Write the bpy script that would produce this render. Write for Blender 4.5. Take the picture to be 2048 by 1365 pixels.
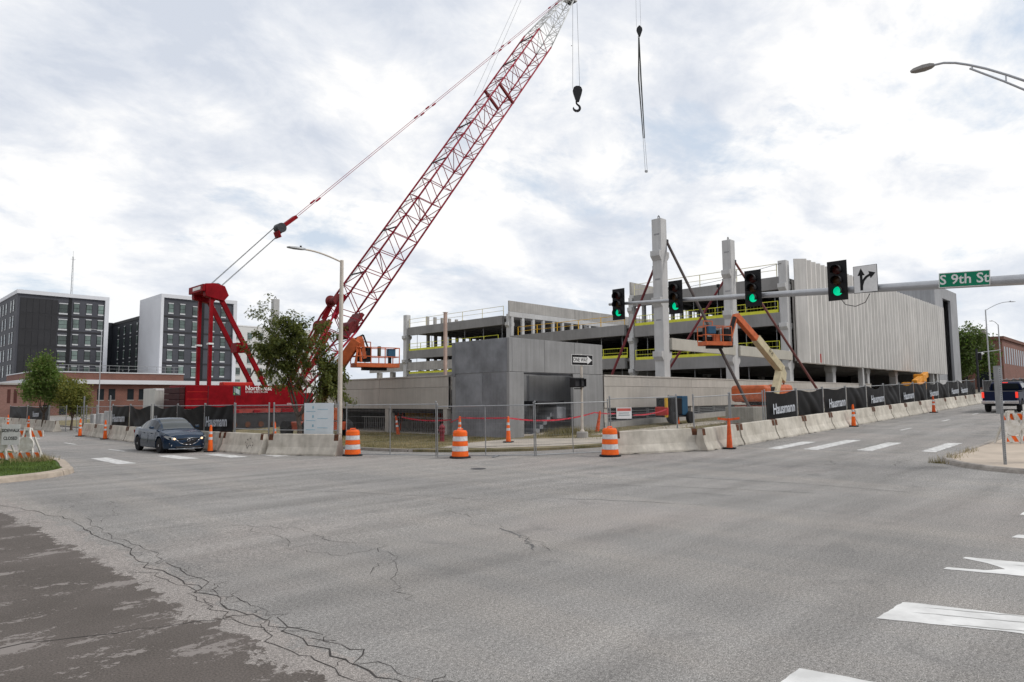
import bpy, math, random
import numpy as np
from mathutils import Vector, Matrix
random.seed(7); NR = np.random.default_rng(7)
S = bpy.context.scene
R = math.radians
V = Vector
for o in list(bpy.data.objects): bpy.data.objects.remove(o)

# ---------------------------------------------------------------- camera (X = along the right-hand street, Y = along the left-hand street)
YAW, PIT, ROLL, EYE = R(44.5), math.atan(117/1365), R(.42), 2.0
fh = V((math.cos(YAW), math.sin(YAW), 0)); r0 = V((math.sin(YAW), -math.cos(YAW), 0)); zz = V((0, 0, 1))
fw = fh*math.cos(PIT)+zz*math.sin(PIT); u0 = -fh*math.sin(PIT)+zz*math.cos(PIT)
rt = r0*math.cos(ROLL)-u0*math.sin(ROLL); up = u0*math.cos(ROLL)+r0*math.sin(ROLL)
cd = bpy.data.cameras.new('camera'); cam = bpy.data.objects.new('camera', cd); S.collection.objects.link(cam)
cd.lens = 24; cd.sensor_width = 36; cd.clip_end = 3000; cd.clip_start = .1
cam.matrix_world = Matrix(((rt.x, up.x, -fw.x, 0), (rt.y, up.y, -fw.y, 0), (rt.z, up.z, -fw.z, EYE), (0, 0, 0, 1)))
S.camera = cam

# ---------------------------------------------------------------- sky, sun, exposure
SUN_DIR = V((.48, -.62, .80)).normalized()          # towards the sun
W = bpy.data.worlds.new('World'); S.world = W; W.use_nodes = True
nt = W.node_tree; N = nt.nodes; L = nt.links; N.clear()
def nd(t, **k):
    n = N.new(t)
    for a, b in k.items(): setattr(n, a, b)
    return n
def mth(op, a, b=None, cl=False):
    n = nd('ShaderNodeMath', operation=op, use_clamp=cl)
    for i, q in enumerate((a, b)):
        if q is None: continue
        if isinstance(q, (int, float)): n.inputs[i].default_value = q
        else: L.new(q, n.inputs[i])
    return n.outputs[0]
def rmp(x, *st):
    n = nd('ShaderNodeValToRGB'); el = n.color_ramp.elements
    while len(el) < len(st): el.new(.5)
    for e, (p, c) in zip(el, st): e.position = p; e.color = (c, c, c, 1) if isinstance(c, (int, float)) else (*c, 1)
    L.new(x, n.inputs[0]); return n.outputs[0]
def mixc(f, a, b):
    n = nd('ShaderNodeMix', data_type='RGBA'); L.new(f, n.inputs[0])
    for i, q in ((6, a), (7, b)):
        if isinstance(q, tuple): n.inputs[i].default_value = (*q, 1)
        else: L.new(q, n.inputs[i])
    return n.outputs[2]
tc = nd('ShaderNodeTexCoord'); sx = nd('ShaderNodeSeparateXYZ'); L.new(tc.outputs['Generated'], sx.inputs[0])
zc = mth('ADD', mth('MAXIMUM', sx.outputs[2], 0), .3)
cx = nd('ShaderNodeCombineXYZ'); L.new(mth('DIVIDE', sx.outputs[0], zc), cx.inputs[0]); L.new(mth('DIVIDE', sx.outputs[1], zc), cx.inputs[1])
def sky_noise(sc, det, ro, dis, off):
    m = nd('ShaderNodeMapping'); m.inputs['Location'].default_value = off; m.inputs['Rotation'].default_value = (0, 0, R(40)); m.inputs['Scale'].default_value = (1.25, 1.5, 1)
    L.new(cx.outputs[0], m.inputs[0])
    n = nd('ShaderNodeTexNoise'); L.new(m.outputs[0], n.inputs[0])
    n.inputs['Scale'].default_value = sc; n.inputs['Detail'].default_value = det; n.inputs['Roughness'].default_value = ro; n.inputs['Distortion'].default_value = dis
    return n.outputs[0]
sky = nd('ShaderNodeTexSky', sky_type='NISHITA', sun_disc=False); sky.sun_elevation = math.asin(SUN_DIR.z); sky.sun_rotation = math.atan2(SUN_DIR.x, SUN_DIR.y)
sky.air_density = 1.0; sky.dust_density = 1.5
skc = nd('ShaderNodeVectorMath', operation='SCALE'); L.new(sky.outputs[0], skc.inputs[0]); skc.inputs['Scale'].default_value = 1.0
body = sky_noise(1.3, 10, .6, .25, (3.1, 1.7, 0)); shade = sky_noise(.95, 10, .56, .2, (7.7, 2.2, 0)); wisp = sky_noise(3.6, 9, .64, .3, (1.3, 5.1, 0))
cover = rmp(mth('ADD', mth('MULTIPLY', body, .75), mth('MULTIPLY', wisp, .25)), (.37, 0.), (.46, 1.))
lit = rmp(mth('ADD', mth('MULTIPLY', shade, .72), mth('MULTIPLY', wisp, .28)), (.41, (6.2, 6.65, 7.5)), (.475, (7.8, 8.05, 8.55)), (.53, (9.7, 9.65, 9.6)))
hz = rmp(sx.outputs[2], (.0, .55), (.16, .15), (.35, 0.))
lit2 = mixc(hz, lit, (8.0, 8.5, 9.1))
blue = mixc(rmp(sx.outputs[2], (0., .75), (.8, .62)), skc.outputs[0], (7.4, 8.2, 9.2))
bg = nd('ShaderNodeBackground'); bg.inputs[1].default_value = .1; L.new(mixc(cover, blue, lit2), bg.inputs[0])
ow = nd('ShaderNodeOutputWorld'); L.new(bg.outputs[0], ow.inputs[0])
sd = bpy.data.lights.new('sun', 'SUN'); sd.energy = 1.5; sd.angle = R(14); sd.color = (1, .96, .9)
so = bpy.data.objects.new('sun', sd); S.collection.objects.link(so); so.rotation_euler = SUN_DIR.to_track_quat('Z', 'Y').to_euler(); so.location = (0, 0, 60)
S.view_settings.view_transform = 'Standard'; S.view_settings.look = 'None'; S.view_settings.exposure = 0.10; S.view_settings.gamma = 1
S.view_settings.use_curve_mapping = False
S.render.engine = 'CYCLES'; S.cycles.max_bounces = 6; S.cycles.diffuse_bounces = 3; S.cycles.glossy_bounces = 3; S.cycles.transparent_max_bounces = 12
S.cycles.use_denoising = True; S.cycles.sample_clamp_indirect = 4

# ---------------------------------------------------------------- helpers
def T(u, v):                                        # height of the ground: the right street climbs, the left one falls a little
    r = u-20.; a = .0275*(0 if r < -4 else (r if r > 4 else (r+4)**2/16))
    s = min(max((u-15)/10, 0), 1); s = s*s*(3-2*s)
    return a-.006*min(max(v-8, 0), 30)*(1-s)
MATS = {}
def mat(name, c, rough=.7, metal=0., var=.12, vs=2.0, c2=None, bump=0., bs=30., streak=0., emit=0., spec=.22, coat=0., orand=0.):
    if name in MATS: return MATS[name]
    m = bpy.data.materials.new(name); m.use_nodes = True; t = m.node_tree; n = t.nodes; l = t.links
    b = n['Principled BSDF']; b.inputs['Roughness'].default_value = rough; b.inputs['Metallic'].default_value = metal
    b.inputs['Specular IOR Level'].default_value = spec; b.inputs['Coat Weight'].default_value = coat; b.inputs['Coat Roughness'].default_value = .05
    b.inputs['Base Color'].default_value = (*c, 1)
    if var or streak or c2 or bump or orand:
        tx = n.new('ShaderNodeTexCoord'); oi = n.new('ShaderNodeObjectInfo'); ad = n.new('ShaderNodeVectorMath'); ad.operation = 'MULTIPLY_ADD'
        cb = n.new('ShaderNodeCombineXYZ')
        for i in range(3): l.new(oi.outputs['Random'], cb.inputs[i])
        l.new(cb.outputs[0], ad.inputs[0]); ad.inputs[1].default_value = (37, 53, 71); l.new(tx.outputs['Object'], ad.inputs[2])
        def noise(sc, det=6, mp=None):
            q = n.new('ShaderNodeTexNoise'); q.inputs['Scale'].default_value = sc; q.inputs['Detail'].default_value = det; q.inputs['Roughness'].default_value = .62
            if mp:
                mm = n.new('ShaderNodeMapping'); mm.inputs['Scale'].default_value = mp; l.new(ad.outputs[0], mm.inputs[0]); l.new(mm.outputs[0], q.inputs[0])
            else: l.new(ad.outputs[0], q.inputs[0])
            return q.outputs[0]
        rp = n.new('ShaderNodeValToRGB'); e = rp.color_ramp.elements
        e[0].position = .36; e[1].position = .64
        e[0].color = (*[x*(1-var) for x in c], 1); e[1].color = (*(c2 if c2 else [min(1, x*(1+var)) for x in c]), 1)
        l.new(noise(vs), rp.inputs[0]); out = rp.outputs[0]
        if streak:
            r2 = n.new('ShaderNodeValToRGB'); r2.color_ramp.elements[0].position = .4; r2.color_ramp.elements[1].position = .62
            k = 1-streak; r2.color_ramp.elements[0].color = (k, k, k, 1); r2.color_ramp.elements[1].color = (1, 1, 1, 1)
            l.new(noise(1., 5, (4.5, 4.5, .22)), r2.inputs[0])
            mx = n.new('ShaderNodeMix'); mx.data_type = 'RGBA'; mx.blend_type = 'MULTIPLY'; mx.inputs[0].default_value = 1
            l.new(out, mx.inputs[6]); l.new(r2.outputs[0], mx.inputs[7]); out = mx.outputs[2]
        if orand:                                   # each object of this material is a little lighter or darker than the next
            mr = n.new('ShaderNodeMapRange'); mr.inputs[3].default_value = 1-orand; mr.inputs[4].default_value = 1+orand*.6; l.new(oi.outputs['Random'], mr.inputs[0])
            mo = n.new('ShaderNodeVectorMath'); mo.operation = 'SCALE'; l.new(out, mo.inputs[0]); l.new(mr.outputs[0], mo.inputs['Scale']); out = mo.outputs[0]
        l.new(out, b.inputs['Base Color'])
        if bump:
            bp = n.new('ShaderNodeBump'); bp.inputs['Strength'].default_value = bump; bp.inputs['Distance'].default_value = .02
            l.new(noise(bs), bp.inputs['Height']); l.new(bp.outputs[0], b.inputs['Normal'])
    if emit:
        b.inputs['Emission Color'].default_value = (*c, 1); b.inputs['Emission Strength'].default_value = emit
    MATS[name] = m; return m
class MB:
    def __init__(s): s.v = []; s.f = []; s.m = []
    def add(s, vs, fs, mi=0):
        b = len(s.v); s.v += [tuple(p) for p in vs]; s.f += [tuple(i+b for i in f) for f in fs]; s.m += [mi]*len(fs); return s
    def box(s, x0, y0, z0, x1, y1, z1, mi=0):
        return s.add([(x0, y0, z0), (x1, y0, z0), (x1, y1, z0), (x0, y1, z0), (x0, y0, z1), (x1, y0, z1), (x1, y1, z1), (x0, y1, z1)],
                     [(0, 3, 2, 1), (4, 5, 6, 7), (0, 1, 5, 4), (1, 2, 6, 5), (2, 3, 7, 6), (3, 0, 4, 7)], mi)
    def cbox(s, cx, cy, cz, sx, sy, sz, mi=0): return s.box(cx-sx/2, cy-sy/2, cz-sz/2, cx+sx/2, cy+sy/2, cz+sz/2, mi)
    def prism(s, pts, vec, mi=0):                    # polygon (3D points) swept along vec
        n = len(pts); a = [V(p) for p in pts]; b = [p+V(vec) for p in a]
        return s.add(a+b, [tuple(range(n-1, -1, -1)), tuple(range(n, 2*n))]+[(i, (i+1) % n, n+(i+1) % n, n+i) for i in range(n)], mi)
    def bar(s, p, q, w, h=None, mi=0, upv=(0, 0, 1)):
        p, q = V(p), V(q); d = (q-p).normalized(); a = d.cross(V(upv))
        if a.length < 1e-4: a = d.cross(V((0, 1, 0)))
        a.normalize(); b = a.cross(d); h = w if h is None else h; a = a*w/2; b = b*h/2
        return s.prism([p-a-b, p+a-b, p+a+b, p-a+b], q-p, mi)
    def tube(s, p, q, r, n=8, r2=None, mi=0, cap=True):
        p, q = V(p), V(q); d = (q-p).normalized(); a = d.cross(zz)
        if a.length < 1e-4: a = V((1, 0, 0))
        a.normalize(); b = d.cross(a); r2 = r if r2 is None else r2
        A = [p+(a*math.cos(t)+b*math.sin(t))*r for t in (2*math.pi*i/n for i in range(n))]; B = [q+(a*math.cos(t)+b*math.sin(t))*r2 for t in (2*math.pi*i/n for i in range(n))]
        return s.add(A+B, [(i, (i+1) % n, n+(i+1) % n, n+i) for i in range(n)]+([tuple(range(n-1, -1, -1)), tuple(range(n, 2*n))] if cap else []), mi)
    def path(s, pts, r, n=6, mi=0):
        for i in range(len(pts)-1):
            a = r[i] if isinstance(r, (list, tuple)) else r; b = r[i+1] if isinstance(r, (list, tuple)) else r
            s.tube(pts[i], pts[i+1], a, n, b, mi)
        return s
    def lathe(s, prof, n=16, c=(0, 0, 0), mi=0, axis='z'):
        vs = []
        for r, z in prof:
            for i in range(n):
                t = 2*math.pi*i/n; x, y = r*math.cos(t), r*math.sin(t)
                p = (x, y, z) if axis == 'z' else ((z, x, y) if axis == 'x' else (x, z, y))
                vs.append((p[0]+c[0], p[1]+c[1], p[2]+c[2]))
        m = len(prof)
        fs = [(j*n+i, j*n+(i+1) % n, (j+1)*n+(i+1) % n, (j+1)*n+i) for j in range(m-1) for i in range(n)]
        if axis == 'y': fs = [f[::-1] for f in fs]
        return s.add(vs, fs+[tuple(range(n-1, -1, -1)), tuple(range((m-1)*n, m*n))], mi)
    def build(s, name, mats, parent=None, smooth=False, bevel=0., loc=None, rz=0.):
        me = bpy.data.meshes.new(name); me.from_pydata(s.v, [], s.f)
        for m in (mats if isinstance(mats, (list, tuple)) else [mats]): me.materials.append(m)
        if any(s.m): me.polygons.foreach_set('material_index', s.m)
        if smooth: me.polygons.foreach_set('use_smooth', [True]*len(s.f))
        me.update()
        o = bpy.data.objects.new(name, me); S.collection.objects.link(o)
        if parent: o.parent = parent
        if loc is not None: o.location = loc
        o.rotation_euler.z = rz
        if bevel: bv = o.modifiers.new('bevel', 'BEVEL'); bv.width = bevel; bv.segments = 2; bv.limit_method = 'ANGLE'
        if smooth == 'auto':
            me.set_sharp_from_angle(angle=R(35))
        return o
def tag(o, label, cat, group=None, kind=None):
    if label: o['label'] = label
    if cat: o['category'] = cat
    if group: o['group'] = group
    if kind: o['kind'] = kind
    return o
def thing(name, label, cat, loc=(0, 0, 0), rz=0., group=None):
    o = bpy.data.objects.new(name, None); o.empty_display_size = .2; S.collection.objects.link(o); o.location = loc; o.rotation_euler.z = rz
    return tag(o, label, cat, group)
def struct(o): o['kind'] = 'structure'; return o
def copy_tree(o, parent=None):
    c = o.copy(); S.collection.objects.link(c); c.parent = parent
    for ch in [q for q in bpy.data.objects if q.parent == o]: copy_tree(ch, c)
    return c
def inst(src, name, parent, loc, rz=0., scale=None):
    o = bpy.data.objects.new(name, src.data if hasattr(src, 'data') else src); S.collection.objects.link(o); o.parent = parent; o.location = loc; o.rotation_euler.z = rz
    if scale: o.scale = scale
    return o
def text(body, size, m, parent, name, loc, ax, ay, ext=.004, bold=0., align='CENTER', sx=1., shear=0.):
    c = bpy.data.curves.new(name, 'FONT'); c.body = body; c.size = size; c.extrude = ext; c.align_x = align; c.align_y = 'CENTER'; c.offset = bold; c.resolution_u = 3; c.shear = shear
    t = bpy.data.objects.new(name, c); S.collection.objects.link(t); bpy.context.view_layer.update()
    me = bpy.data.meshes.new_from_object(t.evaluated_get(bpy.context.evaluated_depsgraph_get())); bpy.data.objects.remove(t)
    me.materials.clear(); me.materials.append(m)
    a = V(ax).normalized(); b = V(ay).normalized(); n = a.cross(b)
    M = Matrix(((a.x*sx, b.x, n.x, loc[0]), (a.y*sx, b.y, n.y, loc[1]), (a.z*sx, b.z, n.z, loc[2]), (0, 0, 0, 1)))
    me.transform(M); me.name = name
    o = bpy.data.objects.new(name, me); S.collection.objects.link(o); o.parent = parent; return o
ORD = ['first', 'second', 'third', 'fourth', 'fifth', 'sixth', 'seventh', 'eighth', 'ninth', 'tenth', 'eleventh', 'twelfth', 'thirteenth', 'fourteenth', 'fifteenth', 'sixteenth', 'seventeenth', 'eighteenth']

# palette
CONC = mat('precast_concrete', (.40, .385, .365), .85, var=.12, vs=.6, streak=.16, bump=.15, bs=20, orand=.08)
CONCW = mat('precast_wall', (.47, .44, .405), .85, var=.09, vs=.45, streak=.10, bump=.1, bs=20, orand=.07)
COLC = mat('column_concrete', (.50, .50, .50), .85, var=.08, vs=.7, streak=.08, bump=.1)
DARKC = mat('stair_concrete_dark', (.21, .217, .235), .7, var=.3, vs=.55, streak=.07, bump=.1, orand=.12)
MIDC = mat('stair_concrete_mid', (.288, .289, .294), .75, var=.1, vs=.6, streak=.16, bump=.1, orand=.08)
FINC = mat('screen_concrete', (.68, .66, .63), .85, var=.07, vs=.35, streak=.14, bump=.08, orand=.05)
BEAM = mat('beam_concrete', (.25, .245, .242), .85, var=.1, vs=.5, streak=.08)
BARR = mat('barrier_concrete', (.55, .51, .44), .9, var=.16, vs=1.6, c2=(.64, .60, .53), bump=.4, bs=25, streak=.16, orand=.16)
RUST = mat('rust_plate', (.11, .045, .025), .8, var=.35, vs=9)
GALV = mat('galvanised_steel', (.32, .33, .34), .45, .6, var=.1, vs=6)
ALU = mat('brushed_pole', (.42, .43, .45), .4, .5, var=.06, vs=3)
PALE = mat('pale_pole', (.55, .5, .44), .6, .1, var=.1, vs=1.5)
ORNG = mat('safety_orange', (.86, .14, .02), .5, var=.1, vs=5)
ORNGD = mat('faded_orange', (.62, .10, .03), .6, var=.22, vs=6)
REFL = mat('reflective_white', (.62, .62, .63), .4, var=.12, vs=12)
WHT = mat('white_paint', (.78, .78, .78), .5, var=.04)
BLK = mat('black_plastic', (.014, .014, .016), .55, var=.1, spec=.2)
RUB = mat('rubber', (.022, .022, .024), .85, var=.15, vs=8, spec=.2)
RED = mat('crane_red', (.215, .005, .010), .5, var=.2, vs=1.5, spec=.08)
REDL = mat('lattice_red', (.27, .010, .028), .5, var=.2, vs=2, spec=.12)
BRED = mat('bright_red', (.5, .03, .02), .5, var=.1)
TIPW = mat('lattice_white', (.60, .61, .60), .5, var=.06)
CABLE = mat('wire_rope', (.10, .105, .11), .5, .5, var=.0)
DKM = mat('dark_metal', (.05, .05, .055), .5, .5, var=.2, vs=4)
YEL = mat('safety_yellow', (.62, .62, .06), .55, var=.08)
YELO = mat('ochre_yellow', (.72, .42, .03), .5, var=.1)
BANN = mat('black_banner', (.0085, .0083, .009), .6, var=.3, vs=1.5, spec=.16)
LETT = mat('banner_lettering', (.50, .53, .58), .7, var=.15, vs=6)
GLASS = mat('dark_glass', (.018, .022, .026), .12, var=0, spec=.3)
GLASSG = mat('green_glass', (.12, .16, .145), .12, var=.5, vs=.35, spec=.5, orand=.65)
CREAM = mat('lift_cream', (.55, .48, .32), .5, var=.12, vs=3)
LORG = mat('lift_orange', (.52, .12, .04), .5, var=.18, vs=3, spec=.3); LORGD = mat('lift_orange_dark', (.38, .07, .03), .6, var=.25, vs=3, spec=.2)
TOWC = mat('tower_concrete', (.345, .35, .365), .8, var=.08, vs=.4, streak=.15)
BLUEM = mat('welder_blue', (.03, .09, .16), .4, var=.1)
CHAR = mat('charcoal_cladding', (.032, .032, .035), .65, var=.1, vs=.3)
GREY = mat('grey_cladding', (.068, .070, .082), .65, var=.08, vs=.3)
SHADECL = mat('courtyard_shade_cladding', (.022, .025, .032), .6, var=.15, vs=.3)  # shade of the recessed courtyard wing, put into its wall colour
WCLAD = mat('white_cladding', (.62, .63, .66), .6, var=.04, vs=.3)

# ================================================================ ground, road, kerbs
def sheet(name, poly_fn, us, vs, dz, m, parent=None):
    b = MB(); nu, nv = len(us), len(vs)
    b.v = [(u, v, T(u, v)+dz) for u in us for v in vs]
    b.f = [(i*nv+j, (i+1)*nv+j, (i+1)*nv+j+1, i*nv+j+1) for i in range(nu-1) for j in range(nv-1) if poly_fn is None or poly_fn((us[i]+us[i+1])/2, (vs[j]+vs[j+1])/2)]
    b.m = [0]*len(b.f); return b.build(name, m, parent, True)
def rng(a, b, s):
    n = max(1, int(round((b-a)/s))); return [a+(b-a)*i/n for i in range(n+1)]
gax = [-1200, -500, -200, -90]+rng(-60, 160, 4)+[200, 300, 500, 1200]
GND = mat('bare_ground', (.22, .20, .165), .95, var=.2, vs=.15, bump=.3, bs=6)
struct(sheet('ground', None, gax, gax, -.03, GND))

def asphalt():
    m = bpy.data.materials.new('asphalt'); m.use_nodes = True; t = m.node_tree; n = t.nodes; l = t.links; b = n['Principled BSDF']
    tx = n.new('ShaderNodeTexCoord'); P = tx.outputs['Object']
    def noise(sc, det=6, ro=.6, mp=None, dis=0.):
        q = n.new('ShaderNodeTexNoise'); q.inputs['Scale'].default_value = sc; q.inputs['Detail'].default_value = det; q.inputs['Roughness'].default_value = ro; q.inputs['Distortion'].default_value = dis
        if mp:
            mm = n.new('ShaderNodeMapping')
            if mp == 'rot': mm.inputs['Rotation'].default_value = (0, 0, R(48)); mm.inputs['Scale'].default_value = (.9, 1.9, 1)
            else: mm.inputs['Scale'].default_value = mp
            l.new(P, mm.inputs[0]); l.new(mm.outputs[0], q.inputs[0])
        else: l.new(P, q.inputs[0])
        return q.outputs[0]
    def ramp(x, *st):
        r = n.new('ShaderNodeValToRGB'); el = r.color_ramp.elements
        while len(el) < len(st): el.new(.5)
        for e, (p, c) in zip(el, st): e.position = p; e.color = (c, c, c, 1) if isinstance(c, (int, float)) else (*c, 1)
        l.new(x, r.inputs[0]); return r.outputs[0]
    def mix(f, a, c, bl='MIX'):
        q = n.new('ShaderNodeMix'); q.data_type = 'RGBA'; q.blend_type = bl
        if isinstance(f, (int, float)): q.inputs[0].default_value = f
        else: l.new(f, q.inputs[0])
        for i, k in ((6, a), (7, c)):
            if isinstance(k, tuple): q.inputs[i].default_value = (*k, 1)
            else: l.new(k, q.inputs[i])
        return q.outputs[2]
    def ma(op, a, c=None, cl=False):
        q = n.new('ShaderNodeMath'); q.operation = op; q.use_clamp = cl
        for i, k in enumerate((a, c)):
            if k is None: continue
            if isinstance(k, (int, float)): q.inputs[i].default_value = k
            else: l.new(k, q.inputs[i])
        return q.outputs[0]
    base = mix(ramp(noise(.22, 5), (.35, 0.), (.65, 1.)), (.245, .237, .228), (.32, .308, .295))
    base = mix(ramp(noise(.5, 6, .6, (.25, 1.8, 1)), (.42, 0.), (.62, .75)), base, (.195, .188, .18))          # tyre polish along the right street
    base = mix(ramp(noise(.45, 6, .6, (1.6, .2, 1)), (.46, 0.), (.66, .55)), base, (.345, .318, .29))
    base = mix(ramp(noise(.11, 4), (.5, 0.), (.62, .5)), base, (.32, .285, .265))                             # dusty pinkish areas
    sp = n.new('ShaderNodeSeparateXYZ'); l.new(P, sp.inputs[0]); edge = ma('ADD', sp.outputs[0], ma('MULTIPLY', ma('SUBTRACT', noise(2.6, 8, .72, (1, .7, 1)), .5), 1.3))
    halo = ma('MULTIPLY', ma('LESS_THAN', edge, 3.0), ma('GREATER_THAN', sp.outputs[1], 1.5)); base = mix(ma('MULTIPLY', halo, .7), base, (.31, .28, .26))
    lane = n.new('ShaderNodeTexWave'); lane.wave_type = 'BANDS'; lane.bands_direction = 'Y'; lane.inputs['Scale'].default_value = .3; lane.inputs['Distortion'].default_value = 5.0; lane.inputs['Detail'].default_value = 3; lane.inputs['Detail Scale'].default_value = .4; l.new(P, lane.inputs[0]); base = mix(1., base, ramp(lane.outputs[0], (0., .95), (1., 1.03)), 'MULTIPLY')   # wheel paths along the right street
    grain = ramp(noise(95, 2, .7), (.33, .35), (.46, .9), (.56, 1.05), (.68, 1.9))
    grain2 = ramp(noise(30, 4, .75), (.34, .62), (.64, 1.28))
    base = mix(1., base, grain, 'MULTIPLY'); base = mix(1., base, grain2, 'MULTIPLY')
    st = ramp(noise(.9, 7, .7, None, .6), (.57, 0.), (.72, .5)); base = mix(st, base, (.12, .118, .118))      # oil and rubber stains
    # older dark paving in the near left corner, worn through in flakes; its ragged edge runs along x = 2.75
    pm = ma('MULTIPLY', ma('LESS_THAN', edge, 2.62), ma('GREATER_THAN', sp.outputs[1], 1.5))
    pm = ma('MULTIPLY', pm, ma('LESS_THAN', ma('ADD', sp.outputs[1], ma('MULTIPLY', noise(1.4, 5), 1.5)), 16.8))
    worn = ma('GREATER_THAN', ma('ADD', ma('MULTIPLY', noise(1.15, 7, .66, 'rot', .2), .75), ma('MULTIPLY', noise(22, 4, .75), .25)), .560)
    dk = mix(ramp(noise(.8, 4), (.35, 0.), (.65, 1.)), (.095, .082, .073), (.124, .107, .097)); dk = mix(1., dk, ramp(noise(60, 3, .7), (.36, .68), (.62, 1.28)), 'MULTIPLY')
    dk = mix(worn, dk, (.235, .212, .198))
    col = mix(pm, base, dk); l.new(col, b.inputs['Base Color'])
    b.inputs['Roughness'].default_value = .88; b.inputs['Specular IOR Level'].default_value = .3
    bp = n.new('ShaderNodeBump'); bp.inputs['Strength'].default_value = .5; bp.inputs['Distance'].default_value = .012
    l.new(noise(70, 4, .7), bp.inputs['Height']); l.new(bp.outputs[0], b.inputs['Normal']); return m
ASPH = asphalt()
rax = [-90]+rng(-60, -12, 4)+rng(-10, 40, 2)+rng(44, 160, 4)+[300]
road = struct(sheet('road', lambda u, v: (u < 24 or v < 18) and (u < 26 or v > -14), rax, rax, 0., ASPH))
PAINT = mat('road_paint', (.66, .66, .65), .75, var=.16, vs=2.2, c2=(.75, .75, .74), bump=.15)
PAINTW = mat('worn_road_paint', (.58, .57, .56), .8, var=.3, vs=5, c2=(.7, .7, .69))
def marking(name, pts, m=PAINT, dz=.004):
    b = MB(); k = len(pts); b.add([(p[0], p[1], T(*p)+dz) for p in pts], [tuple(range(k))]); return b.build(name, m, road)
def ragged(pts, amp, seed, step=.07):
    rg = random.Random(seed); out = []
    for i, p in enumerate(pts):
        q = pts[(i+1) % len(pts)]; d = math.dist(p, q); k = max(1, int(d/step))
        for j in range(k):
            a = j/k; e = amp if j else 0
            out.append((p[0]+(q[0]-p[0])*a+rg.uniform(-e, e), p[1]+(q[1]-p[1])*a+rg.uniform(-e, e)))
    return out
def ccw(p): return p if sum(p[i][0]*p[(i+1) % len(p)][1]-p[(i+1) % len(p)][0]*p[i][1] for i in range(len(p))) > 0 else p[::-1]
# near crossing, running off to the right of the camera
marking('crosswalk_stripe', ccw(ragged([(6.84, 2.13), (7.55, 2.10), (7.62, 1.95), (8.45, -1.2), (7.75, -1.2), (7.22, 1.2)], .006, 1)))
marking('crosswalk_stripe', ccw(ragged([(4.88, 2.17), (5.22, 2.17), (5.34, 1.66), (6.1, -1.2), (5.3, -1.2)], .006, 2)))
marking('crosswalk_stripe', ccw(ragged([(9.30, 2.14), (9.42, 2.13), (9.55, 1.78), (9.76, 1.62), (9.85, 1.70), (9.96, 1.83), (10.07, 2.10), (10.16, 2.09), (10.95, -1.2), (10.2, -1.2), (9.53, 1.41)], .008, 3)))
marking('crosswalk_stripe', ccw(ragged([(14.36, 2.13), (14.8, 2.12), (15.4, -1.2), (14.8, -1.2)], .008, 4)))
marking('crosswalk_stripe', ccw(ragged([(12.0, 1.9), (12.3, 1.85), (13.1, -1.2), (12.4, -1.2)], .01, 6)))
for p in ([(7.50, 30.0), (8.07, 30.1), (7.92, 26.1), (7.37, 26.2)], [(9.6, 29.2), (10.17, 29.2), (10.2, 26.5), (9.57, 26.6)], [(11.15, 28.5), (11.7, 28.4), (11.73, 25.7), (11.1, 25.8)], [(12.6, 27.9), (13.1, 27.8), (12.98, 24.8), (12.4, 24.8)]):
    marking('crosswalk_stripe', ccw(ragged(p, .02, 5)), PAINTW)
for v0, v1, a, c in ((10.65, 11.15, 24.7, 28.1), (9.45, 9.95, 25.0, 29.6), (7.8, 8.3, 25.5, 29.1), (6.0, 6.45, 26.0, 29.8)):
    marking('crosswalk_stripe', ccw(ragged([(a, v0), (c, v0), (c-.1, v1), (a+.05, v1)], .03, int(a*10))), PAINTW)
for a in (35.7, 43.3, 50.9, 58.5, 66): marking('lane_dash', [(a, 9.55), (a+1.7, 9.55), (a+1.7, 9.68), (a, 9.68)], PAINTW)
for a in (33.5, 41.6, 49.7, 57.8, 66): marking('lane_dash', [(9.62, a), (9.75, a), (9.75, a+2.3), (9.62, a+2.3)], PAINTW)
# cracks: thin sunken dark lines laid as ragged ribbons on the paving
CRK = mat('crack_filler', (.055, .05, .047), .9, var=.2, vs=8)
TAR = mat('tar_line', (.125, .122, .12), .75, var=.2, vs=3)
def crack(b, pts, w, jit, seed, sub=7):
    rg = random.Random(seed); P = []
    for i in range(len(pts)-1):
        for j in range(sub):
            a = j/sub; P.append((pts[i][0]+(pts[i+1][0]-pts[i][0])*a+rg.gauss(0, jit), pts[i][1]+(pts[i+1][1]-pts[i][1])*a+rg.gauss(0, jit)))
    P.append(pts[-1]); L_, R_ = [], []
    for i, p in enumerate(P):
        q = P[min(i+1, len(P)-1)]; o = P[max(i-1, 0)]; dx, dy = q[0]-o[0], q[1]-o[1]; d = math.hypot(dx, dy) or 1
        ww = .62*w*(.3+.9*rg.random())*(1 if 0 < i < len(P)-1 else .2)
        L_.append((p[0]-dy/d*ww, p[1]+dx/d*ww)); R_.append((p[0]+dy/d*ww, p[1]-dx/d*ww))
    for i in range(len(P)-1):
        b.add([(*q, T(*q)+.003) for q in (R_[i], R_[i+1], L_[i+1], L_[i])], [(0, 1, 2, 3)])
cb = MB(); rg0 = random.Random(3)
seam = [(3.35, 2.2), (3.1, 3.4), (3.0, 4.3), (2.95, 5.2), (3.0, 6.1), (2.95, 7.0), (3.05, 8.0), (2.95, 9.2), (3.15, 10.5), (3.1, 12.2), (3.25, 14.0), (3.0, 15.8), (2.7, 17.5)]
crack(cb, seam, .013, .035, 1); crack(cb, [(p[0]+.16+rg0.uniform(-.05, .08), p[1]+.1) for p in seam[:11]], .009, .05, 2); crack(cb, [(p[0]-.13+rg0.uniform(-.06, .03), p[1]) for p in seam[1:8]], .008, .04, 3)
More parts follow.
